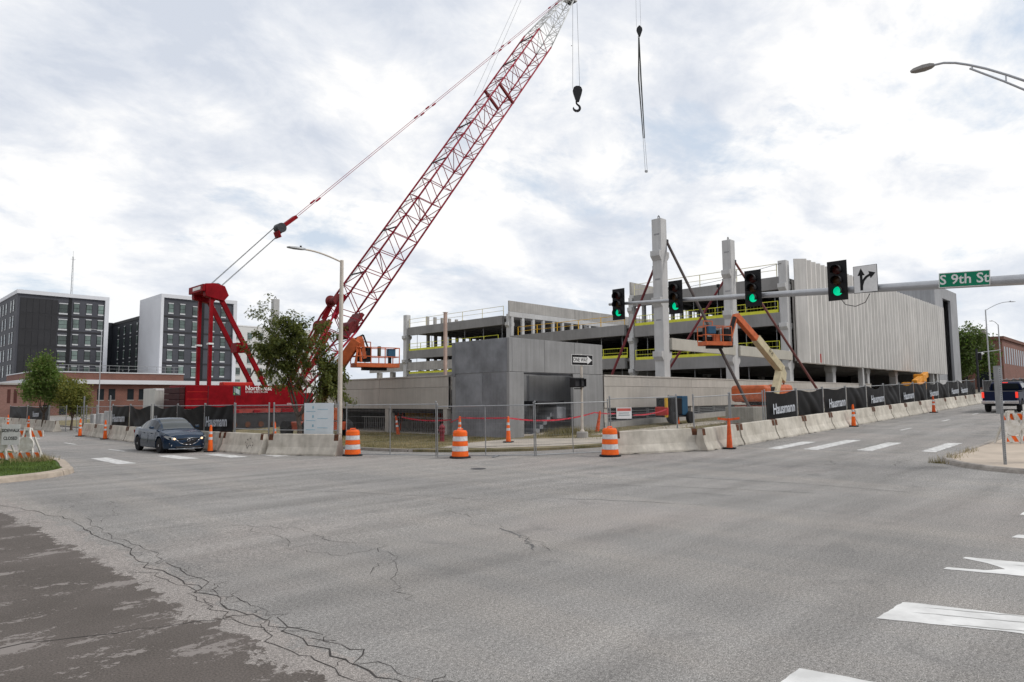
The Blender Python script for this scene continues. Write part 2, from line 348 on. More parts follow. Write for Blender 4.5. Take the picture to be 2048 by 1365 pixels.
for k in range(34):
    i = rg0.randrange(0, 10); p = seam[i]; q = (p[0]+rg0.uniform(-.2, .1), p[1]+rg0.uniform(-.3, .6)); crack(cb, [q, (q[0]+rg0.uniform(.12, .4), q[1]+rg0.uniform(-.3, .5))], .006, .03, 50+k, 5)
crack(cb, [(3.1, 11.8), (4.2, 11.9), (4.9, 11.2), (5.5, 10.2), (5.3, 8.9), (5.6, 8.2), (5.2, 7.2), (4.6, 7.0)], .007, .05, 5)
crack(cb, [(4.9, 11.2), (5.0, 9.6), (4.6, 8.9), (4.9, 8.0), (5.5, 7.9)], .006, .05, 6); crack(cb, [(4.6, 8.9), (5.3, 8.9)], .005, .05, 7); crack(cb, [(5.2, 7.2), (4.5, 6.2), (4.3, 5.6)], .005, .05, 8)
crack(cb, [(5.9, 15.2), (6.8, 14.8), (7.5, 14.9), (8.2, 14.2)], .006, .06, 9); crack(cb, [(3.3, 13.2), (4.0, 14.0), (4.2, 15.6), (5.2, 16.8)], .006, .06, 10); crack(cb, [(3.2, 15.0), (3.9, 16.2), (3.7, 17.2), (4.6, 18.3)], .006, .06, 13)
crack(cb, [(8.3, 10.1), (8.0, 8.9), (7.6, 8.4), (7.7, 7.7)], .007, .05, 11); crack(cb, [(.4, 7.2), (1.3, 7.0), (2.4, 6.6), (3.0, 6.4)], .012, .03, 12); crack(cb, [(7.5, 7.3), (7.2, 6.5), (6.9, 6.1)], .006, .04, 14)
crack(cb, [(22.6, 7.6), (21.9, 8.0), (21.2, 7.5), (20.6, 7.6)], .02, .05, 15); crack(cb, [(21.4, 5.9), (22.5, 6.2), (24, 6.0)], .012, .05, 16); crack(cb, [(9.2, 1.2), (8.9, .8), (8.9, .3)], .005, .03, 17)
tag(cb.build('pavement_crack', CRK, road), None, None, kind='stuff')
tb = MB()
crack(tb, [(9.2, 17.0), (11.2, 13.3), (13.0, 10.2), (14.2, 7.4), (14.8, 5.6)], .022, .02, 20, 10); crack(tb, [(15.6, 9.6), (16.2, 6.4), (16.2, 4.2)], .03, .012, 21, 12); crack(tb, [(10.5, 9.5), (11.3, 8.0), (11.8, 6.4)], .02, .03, 22)
crack(tb, [(7.0, 16.6), (8.4, 13.6), (9.2, 11.5), (9.6, 10.0)], .015, .03, 23, 10); crack(tb, [(7.6, 7.8), (7.3, 6.9), (6.8, 6.3)], .03, .03, 24)
tag(tb.build('tar_seam', TAR, road), None, None, kind='stuff')
sc = MB()
for a, c, e, f_, sd_ in ((7.25, 1.95, 7.95, .2, 1), (7.5, 1.9, 8.2, .1, 2), (7.1, 1.6, 7.6, .4, 3), (10.05, 1.6, 10.4, .2, 4)): crack(sc, [(a, c), ((a+e)/2+.03, (c+f_)/2), (e, f_)], .014, .006, 90+sd_, 10)
for i, p in enumerate(sc.v): sc.v[i] = (p[0], p[1], p[2]+.0035)
tag(sc.build('tyre_scuff', mat('scuff_grey', (.42, .42, .41), .8, var=.2), road), None, None, kind='stuff')
MB().lathe([(.001, 0), (.22, 0), (.23, .006), (.2, .007), (.001, .007)], 20, (13.9, 15.1, T(13.9, 15.1))).build('manhole_cover', DKM, road)

# raised areas with kerbs
KERB = mat('kerb_concrete', (.40, .34, .28), .9, var=.18, vs=3, bump=.4, bs=30)
KERBW = mat('old_kerb', (.30, .275, .25), .9, var=.25, vs=4, bump=.5, bs=25)
SIDEW = mat('sidewalk_concrete', (.47, .40, .33), .9, var=.1, vs=1.2, bump=.2, bs=40)
SIDEG = mat('site_sidewalk', (.40, .36, .31), .9, var=.12, vs=1.2, bump=.2, bs=40)
SOIL = mat('lawn_soil', (.15, .14, .06), .95, var=.35, vs=1.4, c2=(.27, .22, .13), bump=.5, bs=12)
TURF = mat('turf_base', (.06, .10, .02), .95, var=.3, vs=3, bump=.5, bs=20)
def slab(name, poly, h, m, parent=None, skirt=True):
    b = MB(); k = len(poly); top = [(p[0], p[1], T(*p)+h) for p in poly]
    b.add(top, [tuple(range(k))])
    if skirt: b.add([(p[0], p[1], T(*p)-.05) for p in poly]+top, [(i, (i+1) % k, k+(i+1) % k, k+i) for i in range(k)])
    return b.build(name, m, parent)
def kerb(name, line, w, h, m, parent, seg=1.6):
    P = [V((*p, 0)) for p in line]; k = 0; acc = 0; cur = [P[0]]
    def put(pts):
        if len(pts) < 2: return
        b = MB(); ring = []
        for i, p in enumerate(pts):
            d = (pts[min(i+1, len(pts)-1)]-pts[max(i-1, 0)]).normalized(); n_ = V((d.y, -d.x, 0)); z = T(p.x, p.y)
            ring.append([(*(p+n_*(w*.5+.04))[:2], z-.03), (*(p+n_*(w*.5))[:2], z+h-.04), (*(p+n_*(w*.5-.04))[:2], z+h), (*(p-n_*w*.5)[:2], z+h), (*(p-n_*w*.5)[:2], z-.03)])
        for i in range(len(ring)-1): b.add(ring[i]+ring[i+1], [(j, j+1, 6+j, 5+j) for j in range(4)])
        b.add(ring[0], [(4, 3, 2, 1, 0)]); b.add(ring[-1], [(0, 1, 2, 3, 4)]); b.build(name, m, parent)
    for a, c in zip(P, P[1:]):
        acc += (c-a).length; cur.append(c)
        if acc >= seg: put(cur[:-1]+[cur[-1]-(cur[-1]-cur[-2]).normalized()*.012]); cur = [c]; acc = 0
    put(cur)
def arc(cx, cy, r, a0, a1, n): return [(cx+r*math.cos(R(a0+(a1-a0)*i/n)), cy+r*math.sin(R(a0+(a1-a0)*i/n))) for i in range(n+1)]
# grass corner on the left: nose near (4.5, 22.5), running away between the two carriageways
kl = [(-30, 24.5), (-12, 23.4), (-2, 22.7), (2.7, 22.35)]+arc(3.0, 24.9, 2.55, -90, 0, 12)+[(5.8, 26.2), (6.05, 27.8), (6.1, 31), (5.9, 40), (5.8, 55), (5.7, 75), (5.7, 110)]
kl = [p for a, c in zip(kl, kl[1:]) for p in [(a[0]+(c[0]-a[0])*i/max(1, int(math.dist(a, c)/2)), a[1]+(c[1]-a[1])*i/max(1, int(math.dist(a, c)/2))) for i in range(max(1, int(math.dist(a, c)/2)))]]+[kl[-1]]
lawnL = struct(slab('lawn', ccw([(p[0]-.1, p[1]+.1) for p in kl]+[(-30, 110)]), .14, TURF))
kerb('kerb', kl, .28, .16, KERB, lawnL, 2.4)
# sidewalk corner on the right
kr = [(70, 4.9), (50, 4.95), (36, 5.05), (30, 5.1), (26.4, 5.15)]+arc(24.2, 2.4, 2.85, 80, 185, 14)+[(21.3, 0), (21.2, -6), (21.2, -20)]
kr = [p for a, c in zip(kr, kr[1:]) for p in [(a[0]+(c[0]-a[0])*i/max(1, int(math.dist(a, c)/2)), a[1]+(c[1]-a[1])*i/max(1, int(math.dist(a, c)/2))) for i in range(max(1, int(math.dist(a, c)/2)))]]+[kr[-1]]
swR = struct(slab('sidewalk', ccw([(p[0]+.1, p[1]-.1) for p in kr]+[(70, -20)]), .105, SIDEW))
kerb('kerb', kr, .22, .12, KERBW, swR, 3.)
# site corner: kerb, lawn, worn soil, concrete ramp
ks = [(60, 15.9), (40, 15.8), (30, 15.9), (26, 16.3)]+arc(25.2, 25.2, 8.75, -84, -180, 16)+[(16.4, 27), (16.2, 34), (16.1, 45), (16.0, 90)]
ks = [p for a, c in zip(ks, ks[1:]) for p in [(a[0]+(c[0]-a[0])*i/max(1, int(math.dist(a, c)/2)), a[1]+(c[1]-a[1])*i/max(1, int(math.dist(a, c)/2))) for i in range(max(1, int(math.dist(a, c)/2)))]]+[ks[-1]]
site = struct(slab('site_ground', ccw(ks+[(60, 90)]), .1, SOIL))
kerb('kerb', [p for p in ks if not (17.2 < p[0] < 23.6 and p[1] < 22)], .2, .12, KERBW, site, 3.)
struct(slab('sidewalk', ccw([(18.0, 21.9), (19.2, 19.6), (21.2, 18.0), (23.5, 17.0), (25.6, 18.9), (24.0, 20.4), (22.9, 22.3), (20.5, 22.9)]), .115, SIDEG))
struct(slab('sidewalk', ccw([(26.5, 19.0), (60, 19.4), (60, 20.9), (26.5, 20.7)]), .115, SIDEG))
struct(slab('site_floor', ccw([(23.2, 23.2), (56, 23.2), (56, 42), (23.2, 42)]), .11, SIDEG))
# grass blades
GR1 = mat('grass_green', (.095, .14, .03), .8, var=.3, vs=1.2); GR2 = mat('grass_dry', (.20, .19, .07), .85, var=.3, vs=.8, c2=(.34, .28, .15))
def grass(name, label, n, gen, hh, m, dz, w=.006):
    vs = np.zeros((n*3, 3)); k = 0
    for i in range(n):
        u, v = gen(); h = random.uniform(*hh); a = random.uniform(0, 6.28); z = T(u, v)+dz
        c, s_ = math.cos(a)*w, math.sin(a)*w; lx, ly = random.gauss(0, .35)*h, random.gauss(0, .35)*h
        vs[k] = (u-c, v-s_, z); vs[k+1] = (u+c, v+s_, z); vs[k+2] = (u+lx, v+ly, z+h); k += 3
    me = bpy.data.meshes.new(name); me.from_pydata(vs.tolist(), [], [(i, i+1, i+2) for i in range(0, n*3, 3)]); me.materials.append(m)
    o = bpy.data.objects.new(name, me); S.collection.objects.link(o); return tag(o, label, 'grass', kind='stuff')
def gl():
    while True:
        u = random.uniform(-2.5, 5.9); v = random.uniform(22.8, 34)
        if v > 22.75 and (u < 2.8 or (u-3.0)**2+(v-24.9)**2 < 2.35**2 or (v > 24.9 and u < min(5.85, 5.3+(v-24.9)*.2))): return u, v
grass('grass', 'short mown green grass on the kerbed corner at the left', 42000, gl, (.03, .075), GR1, .138, .007)
grass('grass', 'taller unmown weeds along the far edge of the kerbed corner at the left', 1500, lambda: (random.gauss(5.4, .25) if random.random() < .6 else random.uniform(2, 6), random.uniform(27.5, 31)), (.1, .3), GR2, .13, .008)
def gs():
    while True:
        u = random.uniform(16.6, 23); v = random.uniform(21, 33)
        if (u-25.2)**2+(v-25.2)**2 < 8.5**2 or v > 25.2:
            if not (v < 22.6 and u > 18): return u, v
grass('grass', 'patchy yellowing grass in front of the grey stair block', 24000, gs, (.03, .1), GR2, .1, .009)
grass('grass', 'weedy strip of dry grass behind the right-hand barriers', 9000, lambda: (random.uniform(24, 50), random.uniform(16.2, 22.3)), (.03, .1), GR2, .1, .01)
grass('grass', 'clump of tall green weeds at the foot of the stair block opening', 1800, lambda: (random.gauss(26.1, .8), random.gauss(21.9, .3)), (.12, .45), GR2, .1, .009)
grass('grass', 'sparse weeds in the joint of the right-hand sidewalk corner', 260, lambda: (random.choice([random.gauss(23.5, .3), random.gauss(25.6, .4), 21.9]), random.gauss(5.0, .12)), (.05, .22), GR2, .09, .008)

# ================================================================ grey stair block at the corner
def blk():
    t = thing('stair_block', 'low grey precast stair block with an open corner doorway, behind the corner fence', 'building', (23, 22.8, .1))
    U0, U1, V0, V1 = 0., 7.3, 0., 4.2; z1, z2 = 3.21, 4.86
    def P(name, m, *a, **k): return MB().box(*a).build(name, m, t, bevel=k.get('bevel', .012))
    # upper storey panels (faces set proud of each other by millimetres at the joints)
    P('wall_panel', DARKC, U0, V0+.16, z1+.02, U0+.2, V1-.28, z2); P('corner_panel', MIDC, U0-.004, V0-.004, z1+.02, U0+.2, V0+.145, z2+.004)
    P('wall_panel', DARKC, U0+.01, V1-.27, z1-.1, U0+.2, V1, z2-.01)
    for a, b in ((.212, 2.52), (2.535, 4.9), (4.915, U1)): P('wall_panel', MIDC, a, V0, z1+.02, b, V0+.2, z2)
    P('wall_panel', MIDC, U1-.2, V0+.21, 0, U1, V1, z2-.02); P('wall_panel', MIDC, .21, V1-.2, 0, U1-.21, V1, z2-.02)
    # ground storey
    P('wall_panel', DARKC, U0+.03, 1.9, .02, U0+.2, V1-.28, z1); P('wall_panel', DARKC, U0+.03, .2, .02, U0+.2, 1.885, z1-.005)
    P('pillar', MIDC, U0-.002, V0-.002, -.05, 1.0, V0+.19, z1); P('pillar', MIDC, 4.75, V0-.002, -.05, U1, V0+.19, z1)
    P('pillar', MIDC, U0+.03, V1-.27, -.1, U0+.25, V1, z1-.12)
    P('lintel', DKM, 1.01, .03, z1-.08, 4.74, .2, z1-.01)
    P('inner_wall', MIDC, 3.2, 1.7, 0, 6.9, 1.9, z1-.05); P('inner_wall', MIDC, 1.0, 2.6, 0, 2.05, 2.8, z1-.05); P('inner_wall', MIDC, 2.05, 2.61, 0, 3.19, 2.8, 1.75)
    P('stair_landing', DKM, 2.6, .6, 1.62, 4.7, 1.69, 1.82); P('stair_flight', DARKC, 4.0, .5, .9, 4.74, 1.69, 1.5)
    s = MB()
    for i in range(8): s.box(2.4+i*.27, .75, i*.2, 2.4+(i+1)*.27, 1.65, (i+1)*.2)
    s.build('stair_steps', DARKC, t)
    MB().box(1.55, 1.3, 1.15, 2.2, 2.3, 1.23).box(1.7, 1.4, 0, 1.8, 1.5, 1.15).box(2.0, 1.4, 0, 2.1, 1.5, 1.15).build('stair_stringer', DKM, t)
    P('board', WHT, 2.62, 2.5, 1.78, 3.15, 2.57, 2.95)
    MB().box(.2, .2, -.09, 7.1, 4., .0).build('floor', CONC, t)
blk()
k = thing('orange_machine', 'orange and tan machine seen through the back of the stair block', 'machine', (27.4, 31.5, .1))
MB().cbox(0, 0, 1.2, .5, .5, 2.4).cbox(.05, -.1, 2.55, .35, .3, .5).build('mast', ORNG, k); MB().cbox(.2, -.3, 2.1, .3, .12, .9).build('panel', CREAM, k); MB().cbox(.2, -.37, 2.4, .18, .05, .25).build('control_panel', BLK, k)

# ================================================================ low precast walls either side of the block
def wall_run(name, label, p, d, length, panel, zt, zb, n):
    t = thing(name, label, 'wall', (*p, 0)); d = V((*d, 0)); nv = V((*n, 0))
    q = 0; i = 0
    while q < length-.5:
        e = min(q+panel, length); a = d*q+d*.008; c = d*e-d*.008
        def pc(nm, za, zb_, out, th=.22):
            s = nv*out; b = MB(); b.prism([a+s+zz*za, c+s+zz*za, c+s+zz*zb_, a+s+zz*zb_], -nv*th); return b.build(nm, CONCW, t, bevel=.008)
        pc('wall_panel', zb, zt-.64, 0.); pc('wall_panel', zt-.625, zt-.09, 0.); pc('wall_cap', zt-.085, zt, .03, .3); pc('back_panel', zb+.05, zt-.1, -.05, .12)
        q = e; i += 1
    return t
wl = wall_run('precast_wall', 'long beige precast wall left of the stair block, above an open basement', (23.0, 27.28), (0, 1), 11.2, 6.2, 3.31, 1.53, (-1, 0))
for v in (.1, 5.3, 10.8): MB().box(.0, v, 0, .45, v+.3, 1.52).build('post', CONCW, wl)
MB().box(.3, 0, 1.3, .5, 11.2, 1.54).build('beam', DKM, wl)
wr = wall_run('precast_wall', 'long beige precast wall right of the stair block, along the climbing street', (30.42, 22.8), (1, 0), 45, 9.4, 3.33, 1.5, (0, -1))
sl = MB()
for i in range(22):
    a, c = i*1.0, i+1.0; sl.add([(a, 0, -.1), (c, 0, -.1), (c, 0, T(30.4+c, 22)+.42), (a, 0, T(30.4+a, 22)+.42), (a, .3, -.1), (c, .3, -.1), (c, .3, T(30.4+c, 22)+.42), (a, .3, T(30.4+a, 22)+.42)], [(0, 1, 2, 3), (3, 2, 6, 7)])
sl.build('sill', CONC, wr)
for x in (0.02, 9.3, 18.6, 28, 37.5): MB().box(x, .05, .1, x+.32, .4, 1.49).build('post', CONCW, wr)
for i in range(8):                                   # grilles below the panels
    a = .4+i*2.0; b = MB(); g0 = T(30.4+a+1, 22)+.44
    for j in range(5): z = g0+(1.46-g0)*j/4.; b.box(a, .08, z, a+1.9, .12, z+.035)
    b.box(a, .07, g0, a+.05, .13, 1.48); b.box(a+1.85, .07, g0, a+1.9, .13, 1.48); b.build('grille', GALV, wr)
MB().box(22, .1, .2, 45, .3, 1.5).build('lower_wall', CONC, wr)
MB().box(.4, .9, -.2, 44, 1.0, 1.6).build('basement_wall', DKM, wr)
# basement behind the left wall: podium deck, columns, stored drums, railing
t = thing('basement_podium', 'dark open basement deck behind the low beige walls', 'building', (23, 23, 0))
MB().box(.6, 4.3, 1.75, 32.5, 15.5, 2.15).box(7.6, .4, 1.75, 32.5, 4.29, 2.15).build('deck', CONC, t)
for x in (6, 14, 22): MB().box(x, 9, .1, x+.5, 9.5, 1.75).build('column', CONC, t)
MB().box(11, 4.4, .1, 11.2, 15.2, 1.75).build('shade_back_wall', DARKC, t); MB().box(.6, 15.25, .1, 11, 15.45, 1.75).build('added_end_wall', DARKC, t); MB().box(.55, 4.35, .125, 10.95, 15.2, .135).build('floor', DARKC, t)  # end wall added, back wall toned dark, so the basement opening looks shaded
def drum_store(x, y, m, label, h=.95):
    o = MB().lathe([(.001, 0), (.29, 0), (.29, h*.32), (.305, h*.34), (.29, h*.36), (.29, h*.64), (.305, h*.66), (.29, h*.68), (.29, h), (.001, h)], 14).build('storage_drum', m, None, 'auto', loc=(x, y, T(x, y)+.58)); tag(o, label, 'drum', 'drums stored in the basement')
for i, (v, m, nm) in enumerate(((35.2, YELO, 'leftmost yellow'), (34.55, YELO, 'second yellow'), (33.7, YELO, 'third yellow'), (33.05, YELO, 'fourth yellow'), (32.1, BRED, 'red'))): drum_store(26.5, v, m, nm+' storage drum in the open basement left of the stair block')
p = MB()
p.box(26.1, 31.7, .1, 27, 32.6, .69); p.box(26.1, 32.7, .1, 27, 34.1, .69); p.box(26.1, 34.2, .1, 27, 35.6, .69)
tag(p.build('storage_rack', CONC), 'low pale storage plinths under the drums in the open basement', 'rack')
rl = MB()
for i in range(44): rl.box(23.75, 27.5+i*.2, .15, 23.78, 27.53+i*.2, 1.02)
rl.box(23.74, 27.4, 1.0, 23.79, 36.4, 1.05); rl.box(23.74, 27.4, .15, 23.79, 36.4, .2); tag(rl.build('railing', GALV), 'grey picket railing across the open basement left of the stair block', 'railing')
b = MB()
for i in range(8): b.bar((24.4+.03*i, 33.3, .3+i*.28), (24.4+.03*i, 33.7, .3+i*.28), .04)
b.bar((24.35, 33.28, 0), (24.75, 33.28, 2.4), .06); b.bar((24.35, 33.72, 0), (24.75, 33.72, 2.4), .06); tag(b.build('ladder', ORNGD), 'orange ladder leaning in the open basement left of the stair block', 'ladder')
o = MB().prism([(0, -.09, 0), (.18, -.09, 0), (.18, .09, 0), (0, .09, 0)], (0, 0, 7.6)).cbox(.09, 0, 7.62, .26, .26, .04).build('steel_post', mat('pinkish_post', (.42, .31, .26), .7, var=.15, vs=1), None, loc=(29.6, 35.5, .3)); tag(o, 'tall thin pinkish post standing behind the left beige wall', 'post')

# ================================================================ parking garage under construction
G = thing('parking_garage', 'unfinished multi-storey concrete parking garage with a fluted street screen', 'building', (56, 23, 0))
EU = 56.
def gp(name, m, x0, y0, z0, x1, y1, z1, bev=.015): return MB().box(x0-EU, y0-23, z0, x1-EU, y1-23, z1).build(name, m, G, bevel=bev)
BAYS = ((23.4, 38.3, (12.12, 9.1, 5.75)), (39.1, 55.4, (9.35, 6.05)), (56.4, 75.0, (11.85, 8.65, 5.55)))
for v0, v1, tops in BAYS:
    for zt in tops:
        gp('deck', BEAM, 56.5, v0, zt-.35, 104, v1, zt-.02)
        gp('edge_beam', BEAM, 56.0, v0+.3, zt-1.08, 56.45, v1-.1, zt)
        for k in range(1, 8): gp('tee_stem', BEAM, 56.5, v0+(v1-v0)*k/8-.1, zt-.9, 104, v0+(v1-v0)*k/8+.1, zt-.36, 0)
def rail(u, v0, v1, z, h, m, name='guard_rail', step=2.4, mid=True, bars=0., kick=False):
    n_ = max(1, int((v1-v0)/step)); b = MB()
    for i in range(n_+1): v = v0+(v1-v0)*i/n_; b.box(u-EU-.03, v-23-.03, z, u-EU+.03, v-23+.03, z+h)
    b.box(u-EU-.025, v0-23, z+h-.05, u-EU+.025, v1-23, z+h)
    if mid: b.box(u-EU-.02, v0-23, z+h*.5, u-EU+.02, v1-23, z+h*.5+.04)
    if bars:
        for i in range(int((v1-v0)/bars)): v = v0+i*bars; b.box(u-EU-.012, v-23-.012, z, u-EU+.012, v-23+.012, z+h, 1)
    b.build(name, [m, mat('rail_bars', (.16, .16, .05), .6)], G)
    if kick: MB().box(u-EU-.05, v0-23, z, u-EU-.01, v1-23, z+.28).build('kick_plate', YEL, G)
PALEY = mat('pale_yellow_rail', (.66, .62, .42), .6, var=.05)
rail(56.2, 23.9, 38.2, 12.12, 1.15, PALEY, step=3.4); rail(56.2, 56.6, 74.8, 11.85, 1.15, PALEY, step=3.4)
rail(56.2, 23.9, 38.2, 9.1, 1.0, YEL, bars=.3, kick=True); rail(56.2, 23.9, 38.2, 5.75, 1.0, YEL, bars=.3, kick=True)
rail(56.2, 39.2, 48, 6.05, 1.0, YEL, bars=.3, kick=True); rail(56.2, 57.5, 74.8, 8.65, 1.0, YEL, kick=True); rail(56.2, 57.5, 74.8, 5.55, 1.0, YEL, kick=True); rail(57.0, 40, 55, 9.35, 1.1, YELO, step=2.6)
for v0, v1, tops in BAYS:                            # steel props between the decks
    lv = list(tops)+[2.2]
    for a, c in zip(lv, lv[1:]):
        for i in range(6): v = v0+1+(v1-v0-2)*i/5+random.uniform(-.2, .2); MB().tube((.8, v-23, c), (.8, v-23, a-1.0), .035, 6).build('prop', GALV, G)
def colm(name, parent, x, y, z0, z1, w, corb, m=COLC, faces=2):
    b = MB().box(x-w/2, y-w/2, z0, x+w/2, y+w/2, z1)
    for z in corb:
        prof = [(-w/2-.005, z-.62), (-w/2-.26, z-.34), (-w/2-.26, z), (-w/2-.005, z)]
        b.prism([(x+a, y-w/2+.004, c) for a, c in prof], (0, w-.008, 0)); b.prism([(x-a, y-w/2+.004, c) for a, c in prof][::-1], (0, w-.008, 0))
    return b.build(name, m, parent, bevel=.02)
for u in (56.4, 66, 75.6, 85.2, 94.8, 103.2): colm('column', G, u-EU, .4, 0, 13.45 if u < 60 else 12.5, .68, (11.5, 8.2, 4.85))
for v in (38.7, 55.9):
    for u in (56.5, 71, 85): colm('column', G, u-EU, v-23, 0, 12, .55, (11.0, 8.0, 4.9))
colm('column', G, .15, 52.3, 0, 13.6, .7, (10.75, 7.5, 5.0))
for v in (39., 56.):                                 # punched interior walls with parapets
    for i in range(4): gp('parapet_panel', CONC, 56+i*12., v-.55, 12.25, 56+i*12+11.96, v-.35, 13.5)
    gp('spandrel', COLC, 56, v-.62, 11.62, 104, v-.3, 12.22)
    for i in range(26): gp('mullion', COLC, 56.3+i*1.82, v-.6, 9.2, 56.7+i*1.82, v-.32, 11.6)
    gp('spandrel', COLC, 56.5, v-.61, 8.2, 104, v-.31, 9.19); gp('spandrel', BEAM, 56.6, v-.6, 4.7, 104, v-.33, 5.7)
for i in range(14): gp('mullion', CONC, 58+i*1.3, 73.1, 8.7, 58.42+i*1.3, 73.4, 11.0); gp('mullion', CONC, 58+i*1.3, 73.12, 5.6, 58.42+i*1.3, 73.42, 7.7); gp('mullion', CONC, 57.9+i*1.3, 73.11, 11.9, 58.3+i*1.3, 73.41, 13.4)
gp('spandrel', CONC, 56.5, 73.0, 7.6, 104, 73.5, 8.65); gp('spandrel', CONC, 56.5, 73.0, 10.8, 104, 73.5, 11.86)
gp('shade_back_wall', CHAR, 104.2, 23.5, 0, 104.5, 73, 11.9); gp('shade_north_wall', CONC, 78, 73.2, 2, 104, 73.45, 7.5)  # back and north walls added to close off light and keep the interior dark
gp('spandrel', CONC, 56.0, 65.0, 5.95, 56.22, 84, 7.1); gp('spandrel', CONC, 57, 65, 3.3, 57.3, 84, 4.0)
for i in range(6): gp('stub_column', CONC, 56.3, 66+i*3.2, 4.0, 56.9, 66.6+i*3.2, 5.95)
gp('wall', DARKC, 62, 38, 2.2, 62.3, 73, 5.0)
sp1 = mat('spandrel_panel', (.46, .44, .39), .85, var=.07, vs=.6, streak=.06)
for a, c in ((37.72, 46.3), (47.05, 56.3)): gp('spandrel', sp1, a, 22.9, 5.06, c, 23.12, 5.8)
# fluted screen: folded vertical precast fins
fb = MB(); fb.prism([(.02, 0, 4.85), (.70, -.66, 4.85), (.86, -.66, 4.85), (.93, 0, 4.85), (.985, .0, 4.85), (.985, .12, 4.85), (0, .12, 4.85), (0, 0, 4.85)], (0, 0, 8.72)); f0 = fb.build('screen_fin', FINC, G, bevel=.01); f0.location = (56.75-EU, -.42, 0)
for i in range(1, 46): inst(f0, 'screen_fin', G, (56.75-EU+i*1.01, -.42+random.uniform(-.008, .008), random.uniform(-.015, .015)))
for u in (71.9, 98.3): gp('thin_column', COLC, u, 22.45, 0, u+.45, 22.9, 5)
gp('screen_backing', CONC, 56.9, 22.82, 5.0, 103, 22.98, 11.8)
gp('red_mark', BRED, 59.72, 21.99, 5.2, 59.80, 22.05, 6.3, 0); gp('red_mark', BRED, 59.98, 21.99, 4.95, 60.1, 22.05, 5.7, 0)
cbw = MB().path([(0, .4, 13.2), (.2, 6, 12.5), (.2, 9, 12.3)], .02, 5); cbw.build('stay_cable', CABLE, G)
# dark stair tower at the far end of the screen
TOWER = 1; t = thing('stair_tower', 'tall blue-grey stair tower at the far end of the fluted screen', 'tower', (103.6, 22.95, 0))
MB().box(0, .3, 0, .4, 11, 16.9).box(.41, 10.6, 0, 12.4, 11, 16.85).box(12.0, .3, 0, 12.41, 10.59, 16.88).box(.4, .4, 15.6, 12.0, 10.6, 16.2).build('side_wall', TOWC, t)
MB().box(-.004, 0, 4.2, 4.1, .31, 16.93).box(8.5, 0, 4.2, 12.42, .31, 16.93).box(4.11, 0, 15.45, 8.49, .31, 16.93).build('front_wall', TOWC, t)
MB().box(0, -.01, 0, 4.12, .32, 4.18).box(8.48, -.01, 0, 12.43, .32, 4.18).build('base_wall', COLC, t); MB().box(4.0, .9, 0, 8.6, 1.1, 15.5).build('recess', DARKC, t)

# ---------------------------------------------------------------- free-standing precast columns and their braces
def free_col(u, v, label, z1=13.45):
    t = thing('precast_column', label, 'column', (u, v, T(u, 18))); o = colm('shaft', t, 0, 0, 0, z1-T(u, 18), .68, [z-T(u, 18) for z in (11.35, 8.35, 4.95)])
    MB().path([(-.1, 0, z1-T(u, 18)), (-.09, 0, z1-T(u, 18)+.18), (0, 0, z1-T(u, 18)+.26), (.09, 0, z1-T(u, 18)+.18), (.1, 0, z1-T(u, 18))], .03, 6).build('lifting_loop', DKM, t)
    b = MB()
    for z in (11.9, 9.0, 6.4):
        for k in range(5): b.box(-.345, -.2+k*.08, z, -.341, -.15+k*.08, z+.1)
    b.build('stencil_mark', mat('stencil_grey', (.22, .22, .24), .8, var=.1), t)
free_col(37.35, 23.4, 'tall pale precast column standing alone, nearest the stair block', 13.45); free_col(46.7, 23.4, 'tall pale precast column standing alone behind the right orange lift', 13.6); free_col(36.2, 73.4, 'distant pale precast column rising behind the street tree', 13.6)
BRK = mat('brace_dark', (.07, .055, .052), .6, .2, var=.2, vs=1); BRR = mat('brace_red', (.15, .03, .035), .6, .1, var=.25, vs=1); BRM = mat('brace_maroon', (.12, .04, .035), .6, .1, var=.2, vs=1)
def brace(p, q, m, label):
    t = thing('brace_pole', label, 'brace', p); d = V(q)-V(p); MB().tube((0, 0, 0), d, .085, 8).build('pole', m, t, 'auto'); MB().cbox(0, 0, -.05, .3, .3, .14).build('foot_plate', DKM, t); MB().cbox(d.x, d.y, d.z, .16, .16, .3).build('head_plate', DKM, t)
brace((36.1, 17.2, 1.5), (37.75, 23.1, 12.0), BRK, 'dark pipe brace from a concrete block up to the nearer lone column')
brace((47.5, 16.8, .9), (47.05, 23.1, 12.0), BRM, 'maroon pipe brace up to the lone column behind the right lift')
brace((36.6, 27.5, 2.2), (37.2, 23.75, 10.3), BRR, 'red pipe brace on the back of the nearer lone column'); brace((44, 28.5, 2.2), (46.5, 23.75, 10.6), BRR, 'red pipe brace on the back of the lone column behind the right lift')
brace((30.0, 71.0, .3), (36.0, 73.2, 9.5), BRK, 'dark pipe brace to the distant column behind the tree'); brace((31.5, 68, .3), (36.1, 73.0, 9.0), BRR, 'red pipe brace to the distant column behind the tree')
o = MB().box(-1.1, -.8, 0, 1.1, .8, 1.02).build('concrete_block', mat('block_concrete', (.33, .315, .28), .9, var=.14, vs=1.2, streak=.25, bump=.3), None, bevel=.03, loc=(36.0, 17.2, T(36, 17)+.05)); tag(o, 'grey concrete counterweight block at the foot of the dark brace', 'block')

